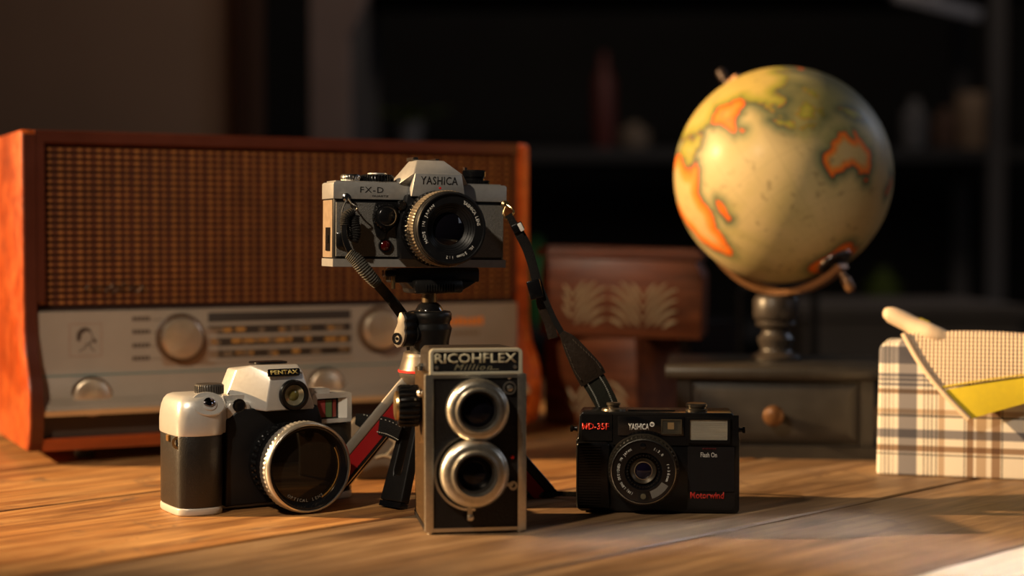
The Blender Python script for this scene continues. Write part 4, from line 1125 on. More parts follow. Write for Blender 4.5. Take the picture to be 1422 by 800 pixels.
# lenses
lx1, lz1 = KF(666, 572, -19); lx2, lz2 = KF(662, 661, -22)
def LL(name, prof, m, c, n=72, knurl=None, ring=False, label=None, smooth=35, parent=None):
    b = new(); (ringlathe if ring else lathe)(b, prof, n, 'y', (c[0], 0, c[1]), knurl); return part(name, b, m, parent or tlr, smooth=smooth, label=label)
darkring = mat('lens_dark_ring', (.10, .09, .08), .3, .8)
cU, cL = (lx1, lz1), (lx2, lz2)
ul = LL('viewing_lens', [(22.2, -1.8), (22.4, -6), (22.4, -11), (21.6, -12.2), (19.6, -14.4), (18.6, -14.8), (16.6, -15), (15.8, -18.6), (14.4, -18.8), (13.4, -15), (12.8, -10), (12.8, -1.8)], oldchrome, cU, ring=True, knurl=(70, (1, 2), .45), label='chrome upper lens barrel')
LL('inner_ring', [(12.9, -9), (13.0, -14.5), (12.2, -14.5), (11.6, -9)], darkring, cU, ring=True, parent=ul)
LL('glass', [(12.6, -9.2), (12, -10.4), (7, -12.4), (0, -13.2)], glassd, cU, parent=ul)
ll_ = LL('taking_lens', [(24.2, -1.8), (24.4, -8), (24.4, -13), (23.4, -14.6), (20.6, -16.8), (19.6, -17), (17.4, -17.2), (16.4, -21.6), (15, -21.8), (14, -17), (13.4, -10), (13.4, -1.8)], oldchrome, cL, ring=True, knurl=(76, (1, 2), .5), label='chrome lower lens barrel')
LL('inner_ring', [(13.5, -9), (13.6, -15.5), (12.6, -15.5), (12, -9)], darkring, cL, ring=True, parent=ll_)
LL('glass', [(13.2, -9.2), (12.4, -10.4), (7, -12.6), (0, -13.4)], glassd, cL, parent=ll_)
# shutter speed ring: arc left/top of the lower lens
b = new(); rows = []
for k in range(57):
    a = math.radians(60 + 215 * k / 56); ca, sa = math.cos(a), math.sin(a)
    rows.append([b.verts.new((lx2 + ca * r - 1.0, y, lz2 + sa * r)) for r, y in ((25.6, -1.8), (27.2, -1.8), (27.4, -5.6), (25.6, -5.6))])
for p, q in zip(rows[:-1], rows[1:]):
    for k in range(4): b.faces.new((p[k], p[(k + 1) % 4], q[(k + 1) % 4], q[k]))
b.faces.new(rows[0][::-1]); b.faces.new(rows[-1]); bmesh.ops.recalc_face_normals(b, faces=b.faces[:])
part('speed_arc', b, chrome, tlr)
b = new(); box(b, lx2 - 4.6, lx2 - 1.4, -9, -5, lz2 - 33.6, lz2 - 23, 1.2, 3); lathe(b, [(0, -9), (2.1, -9), (2.1, -10.8), (0, -11.4)], 16, 'y', (lx2 - 2.6, 0, lz2 - 31.2)); part('shutter_lever', b, oldchrome, tlr)
b = new(); box(b, lx2 + 20, lx2 + 28, -8, -6.6, lz2 - 10, lz2 - 7.6, .5); ringlathe(b, [(1.6, -8.2), (3.2, -8.2), (3.2, -6.6), (1.6, -6.6)], 20, 'y', (lx2 + 28, 0, lz2 - 9.6)); part('cocking_lever', b, oldchrome, tlr)
xr_, zr_ = KF(711.5, 635, -3)
b = new(); lathe(b, [(0, -1.8), (1.4, -1.8), (1.2, -3.6), (0, -4)], 16, 'y', (xr_, 0, zr_)); part('red_dot', b, redp, tlr)
xk_, zk_ = KF(708, 539, -3)
b = new(); ringlathe(b, [(3.4, -1.8), (4.8, -1.8), (4.6, -3.4), (3.6, -3.4)], 28, 'y', (xk_, 0, zk_)); lathe(b, [(0, -1.8), (2.4, -1.8), (2.2, -4), (0, -4.8)], 20, 'y', (xk_, 0, zk_)); lathe(b, [(0, -1.8), (1.5, -1.8), (0, -3)], 12, 'y', (xk_ - .2, 0, zk_ + 7.6)); part('flash_socket', b, oldchrome, tlr)
# focusing knob on the left side
FK = (kx0, 34, 88)
b = new(); lathe(b, [(0, 0), (12, 0), (15, -1), (15.4, -3), (15.4, -14), (14, -16), (0, -16)], 0, 'x', FK, knurl=(22, (2, 3, 4), 1.7)); fk = part('focusing_knob', b, blackpl, tlr)
b = new(); lathe(b, [(11, 0), (10.5, -1.6), (8, -2.4), (0, -2.6)], 36, 'x', (kx0 - 16, 34, 88)); part('knob_cap', b, brass, fk)
b = new(); lathe(b, [(0, 0), (3, 0), (3, -3), (1.8, -4), (0, -4)], 20, 'x', (kx0, 12, 99)); part('side_stud', b, chrome, tlr)
b = new(); lathe(b, [(0, 0), (4, 0), (4, 3), (2.5, 5), (0, 5.4)], 20, 'z', (kx0 + 3.2, 42, 113.2)); part('hood_stud', b, chrome, tlr)

# ================================================================== BLACK COMPACT
YTH = -4
yl = onz(912, 713)
YLOC = Vector((yl.x, yl.y, TABLE_Z))
cpt = thing('compact_camera', 'black plastic compact camera with flash and red lettering at the right', 'camera', YLOC, YTH)
YF = framer(YLOC, YTH)
H0 = YF(912, 573)[1]
X0, X1 = YF(800, 640)[0], YF(1027, 640)[0]
b = new(); prism(b, [(X0 + 4, 1.2), (X1 - 1.5, 0.8), (X1, 3), (X1, H0 - 20), (X1 - 2, H0 - 5), (X1 - 6, H0), (X0 + 5, H0), (X0 + 2.5, H0 - 2.5), (X0 + 1.5, H0 - 20), (X0, H0 - 21), (X0, 6), (X0 + 1.2, 3)], 0, 38, 'y', 1.3, 3); part('body', b, blackpl, cpt)
b = new(); box(b, X0 + 10, X1 - 10, 4, 34, 0, 1.5); part('base', b, blackmat, cpt)
zl = YF(912, 618)[1]; zf = YF(912, 610)[1]
# raised front centre panel and its seams
ax = YF(851, 620)[0]
b = new(); box(b, ax, X1 - .8, -1.3, .3, zl, H0 - 1.6, .4); part('upper_panel', b, blackpl, cpt)
b = new(); box(b, X0 + 4.4, ax - .5, -1.3, .3, zl + 3, H0 - 1.6, .4); part('upper_panel', b, blackpl, cpt)
b = new(); box(b, YF(955, 600)[0], X1 - 4, -1.0, .3, YF(990, 682)[1], zl - .9, .3); part('side_door', b, blackmat, cpt)
b = new(); box(b, YF(955, 600)[0], X1 - 4, -.7, .3, 3, YF(990, 684)[1], .3); part('lower_panel', b, blackpl, cpt)
# grip
gx0, gx1 = YF(800, 650, -6)[0], YF(836, 650, -6)[0]; gz0_, gz1_ = 7, YF(820, 614, -4)[1]
b = new(); prism(b, roundrect(gx0, gx1 + 6, gz0_ - 4, gz1_, 3, 4), -5.4, .4, 'y', 2.2, 4); part('grip', b, blackpl, cpt)
b = new(); z = gz0_
while z < gz1_ - 3:
    box(b, gx0 + 1.6, gx1 - 1, -6.2, -5.2, z, z + 1.1, .25); z += 2.1
part('grip_ribs', b, blackpl, cpt, kind='stuff')
# window panel
wx0, wx1 = YF(858, 590)[0], YF(950, 590)[0]; wz0, wz1 = YF(900, 605)[1], YF(900, 578)[1]
b = new(); prism(b, roundrect(wx0, wx1, wz0, wz1, 1), -2.2, -1.2, 'y', .3); part('finder_panel', b, blackgl, cpt)
fx0, fx1 = YF(918, 590, -2)[0], YF(947, 590, -2)[0]
b = framebm(roundrect(fx0, fx1, wz0 + 1.4, wz1 - 2, .5), roundrect(fx0 + 1, fx1 - 1, wz0 + 2.4, wz1 - 3, .3), -2.9, -2.2); part('finder_rim', b, mat('dark_bronze_rim', (.10, .085, .06), .3, .6), cpt)
b = new(); box(b, fx0 + 1, fx1 - 1, -2.5, -2.2, wz0 + 2.4, wz1 - 3); fw = part('finder_window', b, mat('finder_glass', (.055, .048, .036), .08, 0, coat=1), cpt)
b = new(); box(b, fx0 + 5, fx1 - 6, -2.7, -2.5, wz0 + 5.2, wz1 - 4.4); part('inner_window', b, mat('finder_amber', (.20, .14, .075), .15, 0), fw)
# flash
hx0, hx1 = YF(958, 596, -2)[0], YF(1010, 596, -2)[0]; hz0, hz1 = YF(984, 611, -2)[1], YF(984, 583, -2)[1]
b = framebm(roundrect(hx0 - 2, hx1 + 2, hz0 - 2.5, hz1 + 2, 1), roundrect(hx0, hx1, hz0, hz1, .6), -3.6, -1.2); part('flash_bezel', b, blackpl, cpt)
flm = mat('flash_diffuser', (.56, .53, .44), .22, .45, 60, .22, .2, 120, stretch=(1, 1, 5)); 
b = new(); box(b, hx0, hx1, -2.6, -1.2, hz0, hz1); fl = part('flash_window', b, flm, cpt, label='pale silvery flash window')
b = new()
k = hz0 + .8
while k < hz1: box(b, hx0 + .6, hx1 - .6, -2.8, -2.6, k, k + .18); k += 1.3
part('flash_ribs', b, mat('flash_line', (.36, .34, .28), .3, .5), fl)
# lettering
def tY(s, pa, pb, pt, pbm, y, m, **k):
    xa, zb_ = YF(pa, pbm, y); xb, zt_ = YF(pb, pt, y); text(s, xa, xb, zb_, zt_, y, m, cpt, **k)
redt = mat('red_lettering', (.62, .03, .018), .4)
redd = mat('dim_red_lettering', (.14, .01, .01), .4)
tY('MD-35F', 808.5, 846, 587.8, 596.6, -1.3, redt, bold=.02)
tY('YASHICA', 872.5, 901.5, 588.2, 597, -2.2, white, bold=.03)
xq, zq_ = YF(905.5, 589.5, -2.2)
b = new(); ringlathe(b, [(.9, -2.2), (1.9, -2.2), (1.8, -2.5), (1.0, -2.5)], 24, 'y', (xq, 0, zq_)); box(b, xq - .25, xq + .25, -2.5, -2.2, zq_ - .4, zq_ + 1.0); part('round_emblem', b, white, cpt)
tY('Flash On', 973, 995.5, 628.5, 635, -1.0, white, bold=.0)
tY('Motorwind', 958.5, 1005.5, 683.5, 692.5, -.8, redt, bold=.018)
tY('****', 975, 995, 622, 626, -1.0, redd, bold=.03)
# lens
yx, yz = YF(893.5, 655, -14)
cY = (yx, yz)
def LY(name, prof, m, n=64, knurl=None, ring=False, smooth=35, c=None):
    b = new(); (ringlathe if ring else lathe)(b, prof, n, 'y', ((c or cY)[0], 0, (c or cY)[1]), knurl); return part(name, b, m, cpt, smooth=smooth)
bronz = mat('bronzed_black_metal', (.085, .07, .05), .35, .7, 100, .2)
LY('lens_base', [(27.4, 0), (27.4, -4.5), (26.6, -5.5), (0, -5.5), (0, 0)], bronz)
LY('focus_ring', [(26.2, -5.4), (26.2, -10.8), (25.4, -11.4), (12, -11.4), (12, -5.4)], bronz, knurl=(48, (0, 1), 1.0), ring=True)
LY('front_ring', [(24.2, -11.3), (24.5, -13.6), (24.0, -14.6), (23.4, -14.6), (23.2, -13.8), (14.2, -13.5), (13.6, -12.6), (10.9, -10), (10.4, -7), (12, -7), (12, -11.3)], blackgl, ring=True)
LY('chrome_edge', [(24.0, -14.0), (24.7, -13.8), (24.5, -14.8), (23.9, -15.0)], mat('lens_edge_chrome', (.55, .52, .45), .25, 1), ring=True)
b = new()
for i in range(32):
    a = 2 * PI * i / 32; box(b, -.5, .5, -12.9, -10.2, 11.2, 12.9, .1, M=Matrix.Translation((yx, 0, yz)) @ Matrix.Rotation(a, 4, 'Y'))
part('ring_teeth', b, blackpl, cpt)
LY('inner_cone', [(9.6, -11.2), (9.2, -11.2), (6.6, -9.2), (6.6, -8), (9.6, -8)], bronz, ring=True)
LY('chrome_lip', [(6.4, -9.2), (6.9, -9.2), (6.8, -9.9), (6.4, -9.9)], oldchrome, ring=True)
LY('front_glass', [(0, -8), (6.4, -8), (6.2, -9), (3.5, -10.4), (0, -11)], mat('violet_coated_glass', (.006, .004, .014), .05, 0, spec=.5))
LY('meter_window', [(0, -13.5), (2.4, -13.5), (2.2, -14.4), (0, -14.8)], blackgl, 20, c=(yx - .3, yz + 19.2))
b = new(); box(b, yx - 4.2, yx + 4, -14.6, -13.5, yz - 22.2, yz - 15.4, .4); part('meter_cell_frame', b, blackpl, cpt)
LY('meter_cell', [(0, -14.5), (2.3, -14.5), (2, -15.2), (0, -15.4)], mat('olive_cell', (.10, .085, .05), .2, 0, coat=1), 20, c=(yx - .1, yz - 18.8))
b = new()
for k in range(10):
    a = math.radians(-32 - k * 3.4); r = 19
pts_ = [(yx + math.cos(math.radians(a)) * r, yz + math.sin(math.radians(a)) * r) for r, A_ in ((21.5, range(-72, -24, 6)), (15.8, range(-30, -78, -6))) for a in A_]
prism(b, pts_, -13.9, -13.6, 'y'); part('grey_index', b, mat('grey_index', (.22, .21, .19), .35, .3), cpt)
arc_text('LENS DESIGNED IN JAPAN', 18.0, 222, 121, 1.9, cY, -13.7, white, cpt, bold=.01, wide=.62)
arc_text('1:3.8', 18.0, 64, 42, 2.1, cY, -13.7, white, cpt, bold=.01)
arc_text('f=38mm', 18.0, 16, -20, 2.1, cY, -13.7, white, cpt, bold=.01)
arc_text('(38)', 18.0, 243, 230, 1.8, cY, -13.7, white, cpt, bold=.01)
# top controls, lugs
b = new(); lathe(b, [(0, 0), (9.5, 0), (9, 1.6), (4.6, 2.2), (4.6, 3.8), (5.4, 4.2), (5.4, 6), (0, 6.2)], 32, 'z', (YF(852, 600, 14)[0], 14, H0)); part('shutter_button', b, bronz, cpt)
b = new(); lathe(b, [(0, 0), (8.4, 0), (8.4, 1.6), (7.4, 2), (7.4, 3.2), (8.2, 3.6), (8.2, 5.4), (7.4, 6), (0, 6)], 40, 'z', (YF(967, 600, 14)[0], 14, H0)); part('rewind_knob', b, bronz, cpt)
b = new(); box(b, -22, 14, 10, 26, H0, H0 + 1, .4); part('hot_shoe', b, blackpl, cpt)
for x_, s in ((X0 + .8, -1), (X1 - .6, 1)):
    z_ = YF(1028, 600)[1]
    b = new(); lathe(b, [(0, 0), (2.4, 0), (1.6, s * 2.2), (1.6, s * 3.4), (2.6, s * 4), (2.6, s * 5.6), (0, s * 6.2)], 20, 'x', (x_, 14, z_)); part('strap_lug', b, blackpl, cpt)

# ================================================================== SILVER SLR-STYLE CAMERA (left)
NTH = 31
NLOC = Vector((-0.193, 1.262, TABLE_Z))
pen = thing('slr_camera', 'silver plastic camera with black grip and wide chrome-ringed lens, at the left', 'camera', NLOC, NTH)
NF = framer(NLOC, NTH)
pgrip = mat('black_pebbled_rubber', (.014, .012, .010), .36, 0, 400, .3, .28, 1100, spec=0.6)
def plan(x0, x1, yf, yb, r=6): return roundrect(x0, x1, yf, yb, r, 5)
# lower body
gripplan = [(-73, 34), (-75, 22), (-75, -4), (-72, -13), (-62, -18), (-50, -18.5), (-42, -15), (-38, -7), (-36, 0), (20, 0), (64, 0), (74, 3), (79, 10), (80, 24), (76, 33), (66, 36), (-64, 36)]
gripplan = [(v.x, v.y) for v in catmull([(x, y, 0) for x, y in gripplan[:9]], 5)] + gripplan[9:]
b = new(); prism(b, gripplan, 6, 60.5, 'z', .6, 2); part('body', b, pgrip, pen, smooth=50)
b = new(); prism(b, [(x * 1.005, y * 1.01) for x, y in gripplan], 0, 6, 'z', 1.2, 2); part('base_plate', b, pxbase, pen, smooth=50)
# silver cover of grip: loft
def loft(bm, secs):
    rings = [[bm.verts.new(p) for p in s] for s in secs]; n = len(secs[0])
    for A, B in zip(rings[:-1], rings[1:]):
        for i in range(n): bm.faces.new((A[i], A[(i + 1) % n], B[(i + 1) % n], B[i]))
    bm.faces.new(rings[0][::-1]); bm.faces.new(rings[-1]); bmesh.ops.recalc_face_normals(bm, faces=bm.faces[:]); return bm
gp = [(-74, 33), (-75.5, 20), (-75.5, -4), (-72.5, -13.5), (-62, -18.8), (-50, -19.2), (-41.5, -15.5), (-37.5, -8), (-33, -4), (-30, 0), (-30, 34)]
gp = [(v.x, v.y) for v in catmull([(x, y, 0) for x, y in gp[:9]], 5)] + gp[9:]
def shr(pts, s, z, cx=-50, cy=12): return [(cx + (x - cx) * s, cy + (y - cy) * s, z) for x, y in pts]
b = new(); loft(b, [shr(gp, .985, 60.4), shr(gp, 1.0, 62), shr(gp, 1.0, 70), shr(gp, .985, 76), shr(gp, .95, 81.5), shr(gp, .89, 86), shr(gp, .80, 89), shr(gp, .66, 90.5)])
part('grip_cover', b, pxsilver, pen, smooth=55)
b = new(); box(b, -33, 2, 2, 34, 60.4, 88, 3, 3); part('shoulder_cover', b, pxsilver, pen)
b = new(); prism(b, [(31, 0), (31, 34), (64, 34), (74, 31), (79, 24), (79, 11), (73, 4), (64, 1)], 60.4, 85, 'z', 3.2, 4); part('right_cover', b, pxsilver, pen, smooth=50)
# front centre black
b = new(); prism(b, [(-36, 3), (-34, 70), (-24, 78), (42, 78), (46, 66), (46, 4)], -7, 2, 'y', 2, 3); part('lens_panel', b, blackmat, pen)
# prism housing (silver)
pc = 15
b = new(); hull(b, [(pc - 20, -14, 75.5), (pc + 21.5, -14, 75.5), (pc - 44, 14, 80), (pc + 27, 12, 78), (pc - 44, 34, 80), (pc + 27, 34, 78), (pc - 15.5, -12, 97), (pc - 13.5, -10, 104.5), (pc + 13, -10, 104.5), (pc + 15, -12, 97), (pc - 34, 12, 107), (pc - 25, 4, 110.5), (pc + 14, 2, 110), (pc + 19, 8, 106), (pc - 34, 31, 107), (pc + 18, 31, 108)])
_bevel(b, b.faces[:], 2.6, 4, 22); part('prism_cover', b, pxsilver, pen, smooth=60)
b = new(); prism(b, roundrect(pc - 18, pc + 10, 10, 30, 5), 110.2, 111.8, 'z', .5); part('hot_shoe', b, blackpl, pen)
xw, zw = NF(409, 549, -15.5)
def LN(name, prof, m, n=64, knurl=None, ring=False, smooth=35, c=(0, 0), parent=pen, label=None):
    b = new(); (ringlathe if ring else lathe)(b, prof, n, 'y', (c[0], 0, c[1]), knurl); return part(name, b, m, parent, smooth=smooth, label=label)
cw = (xw, zw)
LN('flash_ring', [(12, -8), (12, -16), (11.2, -17.2), (9.2, -17.2), (8, -15), (7.4, -8)], blackpl, ring=True, c=cw)
LN('flash_bowl', [(8.4, -14.6), (8.0, -15.4), (6, -14), (3, -12.6), (3, -8), (8.4, -8)], mat('yellowish_bowl', (.38, .35, .24), .2, .7), ring=True, c=cw)
LN('flash_lens', [(0, -9), (5.6, -9), (5.2, -13), (3, -14.2), (0, -14.6)], mat('yellow_green_glass', (.13, .115, .03), .08, 0, coat=1), 32, c=cw)
# nameplate
xa, zb_ = NF(372, 522, -12); xb, zt_ = NF(416.5, 513, -12)
cxn, czn = (xa + xb) / 2, (zb_ + zt_) / 2
tilt = math.radians(-22)
MN = Matrix.Translation((cxn, -11.4, czn)) @ Matrix.Rotation(tilt, 4, 'X')
hwn = (xb - xa) / 2
b = new(); prism(b, roundrect(-hwn, hwn, -2.9, 2.9, 1.2), -1.2, .8, 'y', .2, M=MN); part('nameplate', b, blackgl, pen)
text('PENTAX', -hwn + 2, hwn - 2, -1.7, 1.7, -1.2, mat('gold_lettering', (.75, .60, .20), .35, .4), pen, bold=.03, M=MN, depth=.3)
# grip-cover oval with chrome button, round sensor
xo, zo = NF(291, 561, -17)
MB = Matrix.Translation((xo, -14.5, zo)) @ Matrix.Rotation(math.radians(-34), 4, 'X')
b = new(); lathe(b, [(0, 4), (13, 4), (13.5, .5), (12.6, -.3), (0, -.6)], 48, 'y', M=MB @ Matrix.Scale(.78, 4, (0, 0, 1))); part('button_plate', b, pxsilver, pen)
b = new(); lathe(b, [(6.6, -.4), (6.2, -1.4), (5, -1.8), (0, -1.8)], 32, 'y', M=MB); part('button_ring', b, pxsilver, pen)
b = new(); lathe(b, [(0, 0), (4.6, -1.5), (4.2, -3.2), (2.4, -4.2), (0, -4.5)], 32, 'y', M=MB @ Matrix.Scale(.85, 4, (0, 0, 1))); part('shutter_button', b, mat('dark_mirror_chrome', (.25, .23, .25), .1, 1), pen)
xs_, zs_ = NF(331, 563, -5)
b = new(); prism(b, roundrect(xs_ - 9, xs_ + 10, 62, 84, 5), -6, 3, 'y', 2, 3); part('sensor_mount', b, pxsilver, pen)
LN('sensor_window', [(0, -5.8), (5.2, -5.8), (5.2, -7), (3.6, -7.2), (0, -6.4)], blackgl, 32, c=(xs_, zs_))
# mode dial
xd, _ = NF(289, 540, 12)
b = new(); lathe(b, [(0, 0), (11.2, 0), (11.4, 2), (11.4, 6.4), (10, 7.6), (0, 7.8)], 0, 'z', (xd, 10, 89.6), knurl=(36, (2, 3), .6)); part('mode_dial', b, mat('dial_dark', (.06, .055, .05), .35, .3), pen)
b = new(); box(b, 44, 60, 10, 26, 85, 88.6, 1); part('rear_button', b, pxsilver, pen)
# finder window in the right cover
xf0, zf0 = NF(440, 583, -1.5); xf1, zf1 = NF(475, 552, -1.5)
b = framebm(roundrect(xf0 - 4, xf1 + 8, zf0 - 3, zf1 + 4, 2), roundrect(xf0, xf1 + 4, zf0, zf1, 1), -2.5, 2); part('finder_surround', b, pxsilver, pen)
b = new(); box(b, xf0, xf1 + 4, .4, 1.2, zf0, zf1); fi = part('finder_window', b, blackgl, pen)
for q, (u0, u1, c) in enumerate(((.05, .30, (.30, .05, .05)), (.32, .52, (.10, .16, .07)), (.56, .66, (.24, .05, .04)))):
    b = new(); wd = xf1 + 4 - xf0; box(b, xf0 + wd * u0, xf0 + wd * u1, -.3, .4, zf0 + 1.5, zf1 - 1.5, .3); part('reflection_pane', b, mat('reflection_pane_%s' % ('red', 'green', 'amber')[q], c, .12, 0, coat=1), fi)  # the window's coloured reflections put in as small tinted pieces
b = new(); hull(b, [(xf1 - 2.5, .3, zf0 + .3), (xf1 + 4, -2.3, zf0 + .3), (xf1 + 4, .3, zf0 + .3), (xf1 - 2.5, .3, zf1 - .3), (xf1 + 4, -2.3, zf1 - .3), (xf1 + 4, .3, zf1 - .3)]); part('finder_bevel', b, white, fi)
# lens
nx, nz_ = NF(430, 648, -53)
nz_ = 35.2; cN = (nx, nz_)
LN('lens_base', [(31, -6), (31, -14), (30, -15), (0, -15), (0, -6)], blackpl, c=cN)
LN('grip_ring', [(32, -15), (32.4, -16), (32.4, -22), (31.6, -23), (0, -23), (0, -15)], blackpl, c=cN, knurl=(40, (1, 2), 1.3))
LN('lens_barrel', [(31, -22.9), (32.6, -34), (32.6, -38), (0, -38), (0, -22.9)], blackgl, c=cN)
LN('chrome_ring', [(34.2, -38), (34.9, -39), (34.9, -47.5), (34.2, -48.2), (29, -48.2), (29, -38)], mat('ribbed_satin_ring', (.60, .57, .52), .34, .8, 200, .1), c=cN, knurl=(60, (1, 2), .5), ring=True)
LN('chrome_lip', [(34.2, -48.1), (34.9, -49), (34.6, -52), (33.4, -53.4), (32.4, -53.6), (32.0, -52.4), (32, -48.1)], mat('bright_satin_ring', (.62, .60, .56), .28, .9), c=cN, ring=True)
LN('inner_rim', [(32.1, -52.4), (31.4, -53.0), (30.4, -52.6), (29.6, -50), (27.6, -46.4), (27.6, -42), (32.1, -42)], blackgl, c=cN, ring=True)
LN('front_glass', [(27.7, -43), (27.5, -45.4), (18, -47), (8, -47.8), (0, -48)], glassf, c=cN)
arc_text('OPTICAL LENS', 24.2, 236, 300, 2.3, cN, -46.8, mat('dim_print', (.20, .19, .17), .5), pen, bold=.0, inward=True)
b = new()
rows = []
for k in range(31):
    a = math.radians(-62 + 92 * k / 30); rows.append([b.verts.new((nx + math.cos(a) * r, y, nz_ + math.sin(a) * r)) for r, y in ((26.6, -46.2), (27.5, -46.2), (27.5, -46.8), (26.6, -46.8))])
for p, q in zip(rows[:-1], rows[1:]):
    for k in range(4): b.faces.new((p[k], p[(k + 1) % 4], q[(k + 1) % 4], q[k]))
bmesh.ops.recalc_face_normals(b, faces=b.faces[:]); part('amber_inner_edge', b, mat('amber_edge', (.40, .24, .07), .25, .6), pen)
# left lug with ring
b = new(); box(b, -77, -72.5, 4, 9, 55.5, 60, .8); part('strap_lug', b, brass, pen)
b = new(); ringlathe(b, [(3.2, -1), (5.2, -1), (5.2, 1), (3.2, 1)], 28, 'y', M=Matrix.Translation((-73, -9, 55.5)) @ Matrix.Rotation(math.radians(-28), 4, 'Z')); part('lug_ring', b, brass, pen)
b = new(); box(b, 76, 79, 14, 19, 57, 62, .8); part('strap_lug', b, chrome, pen)
b = new(); prism(b, [(-73.4, 14), (-73.4, 16), (-72, 16), (-72, 14)], 6.2, 60, 'z'); part('door_seam', b, blackmat, pen)

# ================================================================== STRAP of the tripod camera
strap = thing('camera_strap', 'black neck strap of the raised camera with leather pad and white-stitched webbing', 'strap', (0, 0, 0))
def W_(px, py, D): return atD(px, py, D) * 1000
xx_ = Vector((1, 0, 0)); 
# left: wire triangle, two ribbed loops, flat band, ribbed sleeve, band to behind the head
l0 = SW(LUGL[0], -5.2, LUGL[2])
Df = l0.y
b = new(); tube(b, [l0, W_(476, 290, Df - 3), W_(475, 300, Df - 4)], .7, 8, 4); tube(b, [l0, W_(489, 283, Df - 5), W_(496, 288, Df - 6), W_(494, 292, Df - 6), W_(488, 297, Df - 6)], .7, 8, 5); part('wire_triangle', b, chrome, strap)
b = new(); tube(b, [W_(491, 293, Df - 6), W_(482, 299, Df - 8), W_(479, 308, Df - 8), W_(480, 320, Df - 8), W_(484, 331, Df - 9)], [3.0, 3.6, 3.8, 3.4, 3.0], 12, 8, ribs=1, ribd=.35); part('ribbed_loop', b, webbing, strap)
b = new(); tube(b, [W_(494, 298, Df - 4), W_(492, 308, Df - 4), W_(494, 322, Df - 4), W_(491, 336, Df - 5)], [3.2, 4.0, 4.0, 3.6], 12, 8, ribs=1, ribd=.35); part('ribbed_loop', b, webbing, strap)
b = new(); ribbon(b, [W_(478, 312, Df - 12), W_(479, 330, Df - 13), W_(484, 345, Df - 13), W_(491, 357, Df - 12)], [xx_] * 4, [4, 4.5, 4.5, 5], 2); part('band', b, blackpl, strap)
b = new(); box(b, -3.4, 3.4, -3, 3, -5.5, 5.5, 1, M=Matrix.Translation(W_(473, 333, Df + 2))); part('buckle', b, blackpl, strap)
b = new(); tube(b, [W_(484, 352, Df - 12), W_(494, 360, Df - 12), W_(504, 372, Df - 11), W_(516, 386, Df - 8), W_(524, 394, Df - 4)], [4.2, 5.0, 5.4, 5.2, 4.6, 4.0], 12, 10, ribs=1, ribd=.4); part('ribbed_sleeve', b, mat('greenish_rib', (.05, .047, .037), .7, 0, 300, .3, .4, 900), strap)
hd = Vector((.8, 0, .6))
b = new(); ribbon(b, [W_(518, 388, Df - 5), W_(536, 408, 1262), W_(552, 428, 1268), W_(566, 452, 1292), W_(574, 500, 1318), W_(576, 560, 1330)], [hd, hd, hd, hd, xx_, xx_], [8, 8, 8.5, 9, 9, 9], 1.6); part('band', b, webbing, strap, label='narrow black band')
# right
r0 = SW(LUGR[0], -5.4, LUGR[2]); Dr = r0.y
b = new(); tube(b, [r0, W_(699, 297, Dr - 2), W_(704, 304, Dr - 2), W_(713, 296, Dr - 2), W_(711, 290, Dr - 2), r0], .8, 8, 5); part('wire_triangle', b, brass, strap)
sd1 = Vector((.85, 0, .5)).normalized()
b = new(); ribbon(b, [W_(706, 298, Dr - 2), W_(713, 310, Dr - 2), W_(722, 325, Dr - 2), W_(732, 345, Dr), W_(740, 370, Dr), W_(746, 392, Dr), W_(755, 410, Dr), W_(768, 440, Dr), W_(782, 466, Dr)], [sd1] * 9, [5.5, 6, 8, 8, 7.5, 7.5, 5, 4.5, 5], 1.8, rib=.15); part('band', b, webbing, strap, label='narrow black band')
MK = lambda px, py, D, a: Matrix.Translation(W_(px, py, D)) @ Matrix.Rotation(math.radians(a), 4, 'Y')
b = new(); box(b, -4.6, 4.6, -2.4, 2.4, -3.4, 3.4, .8, M=MK(719, 316, Dr - 3, -28)); part('slider', b, blackpl, strap)
b = new(); box(b, -1.6, 1.6, -2.8, -2.2, -3.6, 3.2, .3, M=MK(723, 315, Dr - 4, -28)); part('slider_tab', b, white, strap)
b = new(); box(b, -5.4, 5.4, -2.6, 2.6, -7.5, 7.5, 1, M=MK(743, 402, Dr - 2, -15)); part('buckle', b, blackpl, strap)
b = new(); ribbon(b, [W_(748, 404, Dr + 5), W_(752, 425, Dr + 6), W_(762, 448, Dr + 7), W_(768, 470, Dr + 7)], [sd1] * 4, [6, 7, 8, 8], 1.6, rib=.15); part('loose_end', b, brownleather, strap)
sdp = Vector((.87, .10, .48)).normalized()
b = new(); ribbon(b, [W_(780, 462, Dr), W_(790, 474, Dr), W_(803, 494, Dr), W_(817, 515, Dr + 1), W_(824, 527, Dr + 2)], [sdp] * 5, [5, 12, 18, 22.5, 22.5], 3.2); part('leather_pad', b, brownleather, strap, label='dark brown tapering leather pad')
b = new(); wpts = [W_(820, 521, Dr + 2), W_(834, 545, Dr + 4), W_(845, 572, Dr + 8), W_(850, 600, Dr + 22)]
wp2 = [Vector((160 + 0, 1305, 758)), Vector((130, 1312, 754.6)), Vector((60, 1300, 754.0)), Vector((20, 1290, 754)), Vector((-8, 1345, 756)), Vector((-60, 1368, 790))]
sdw = Vector((.9, .1, .35)).normalized()
wpts = wpts[:3] + [Vector((78, 1300, 790)), Vector((74, 1302, 762)), Vector((60, 1296, 754.5))]
ribbon(b, wpts, [sdw, sdw, sdw, xx_, Vector((.8, .6, 0)), Vector((0, 1, .0))], [19, 18.5, 18, 17, 17, 16], 1.6, rib=.1); part('webbing', b, webgrey, strap, label='grey-green webbing with white stitching')
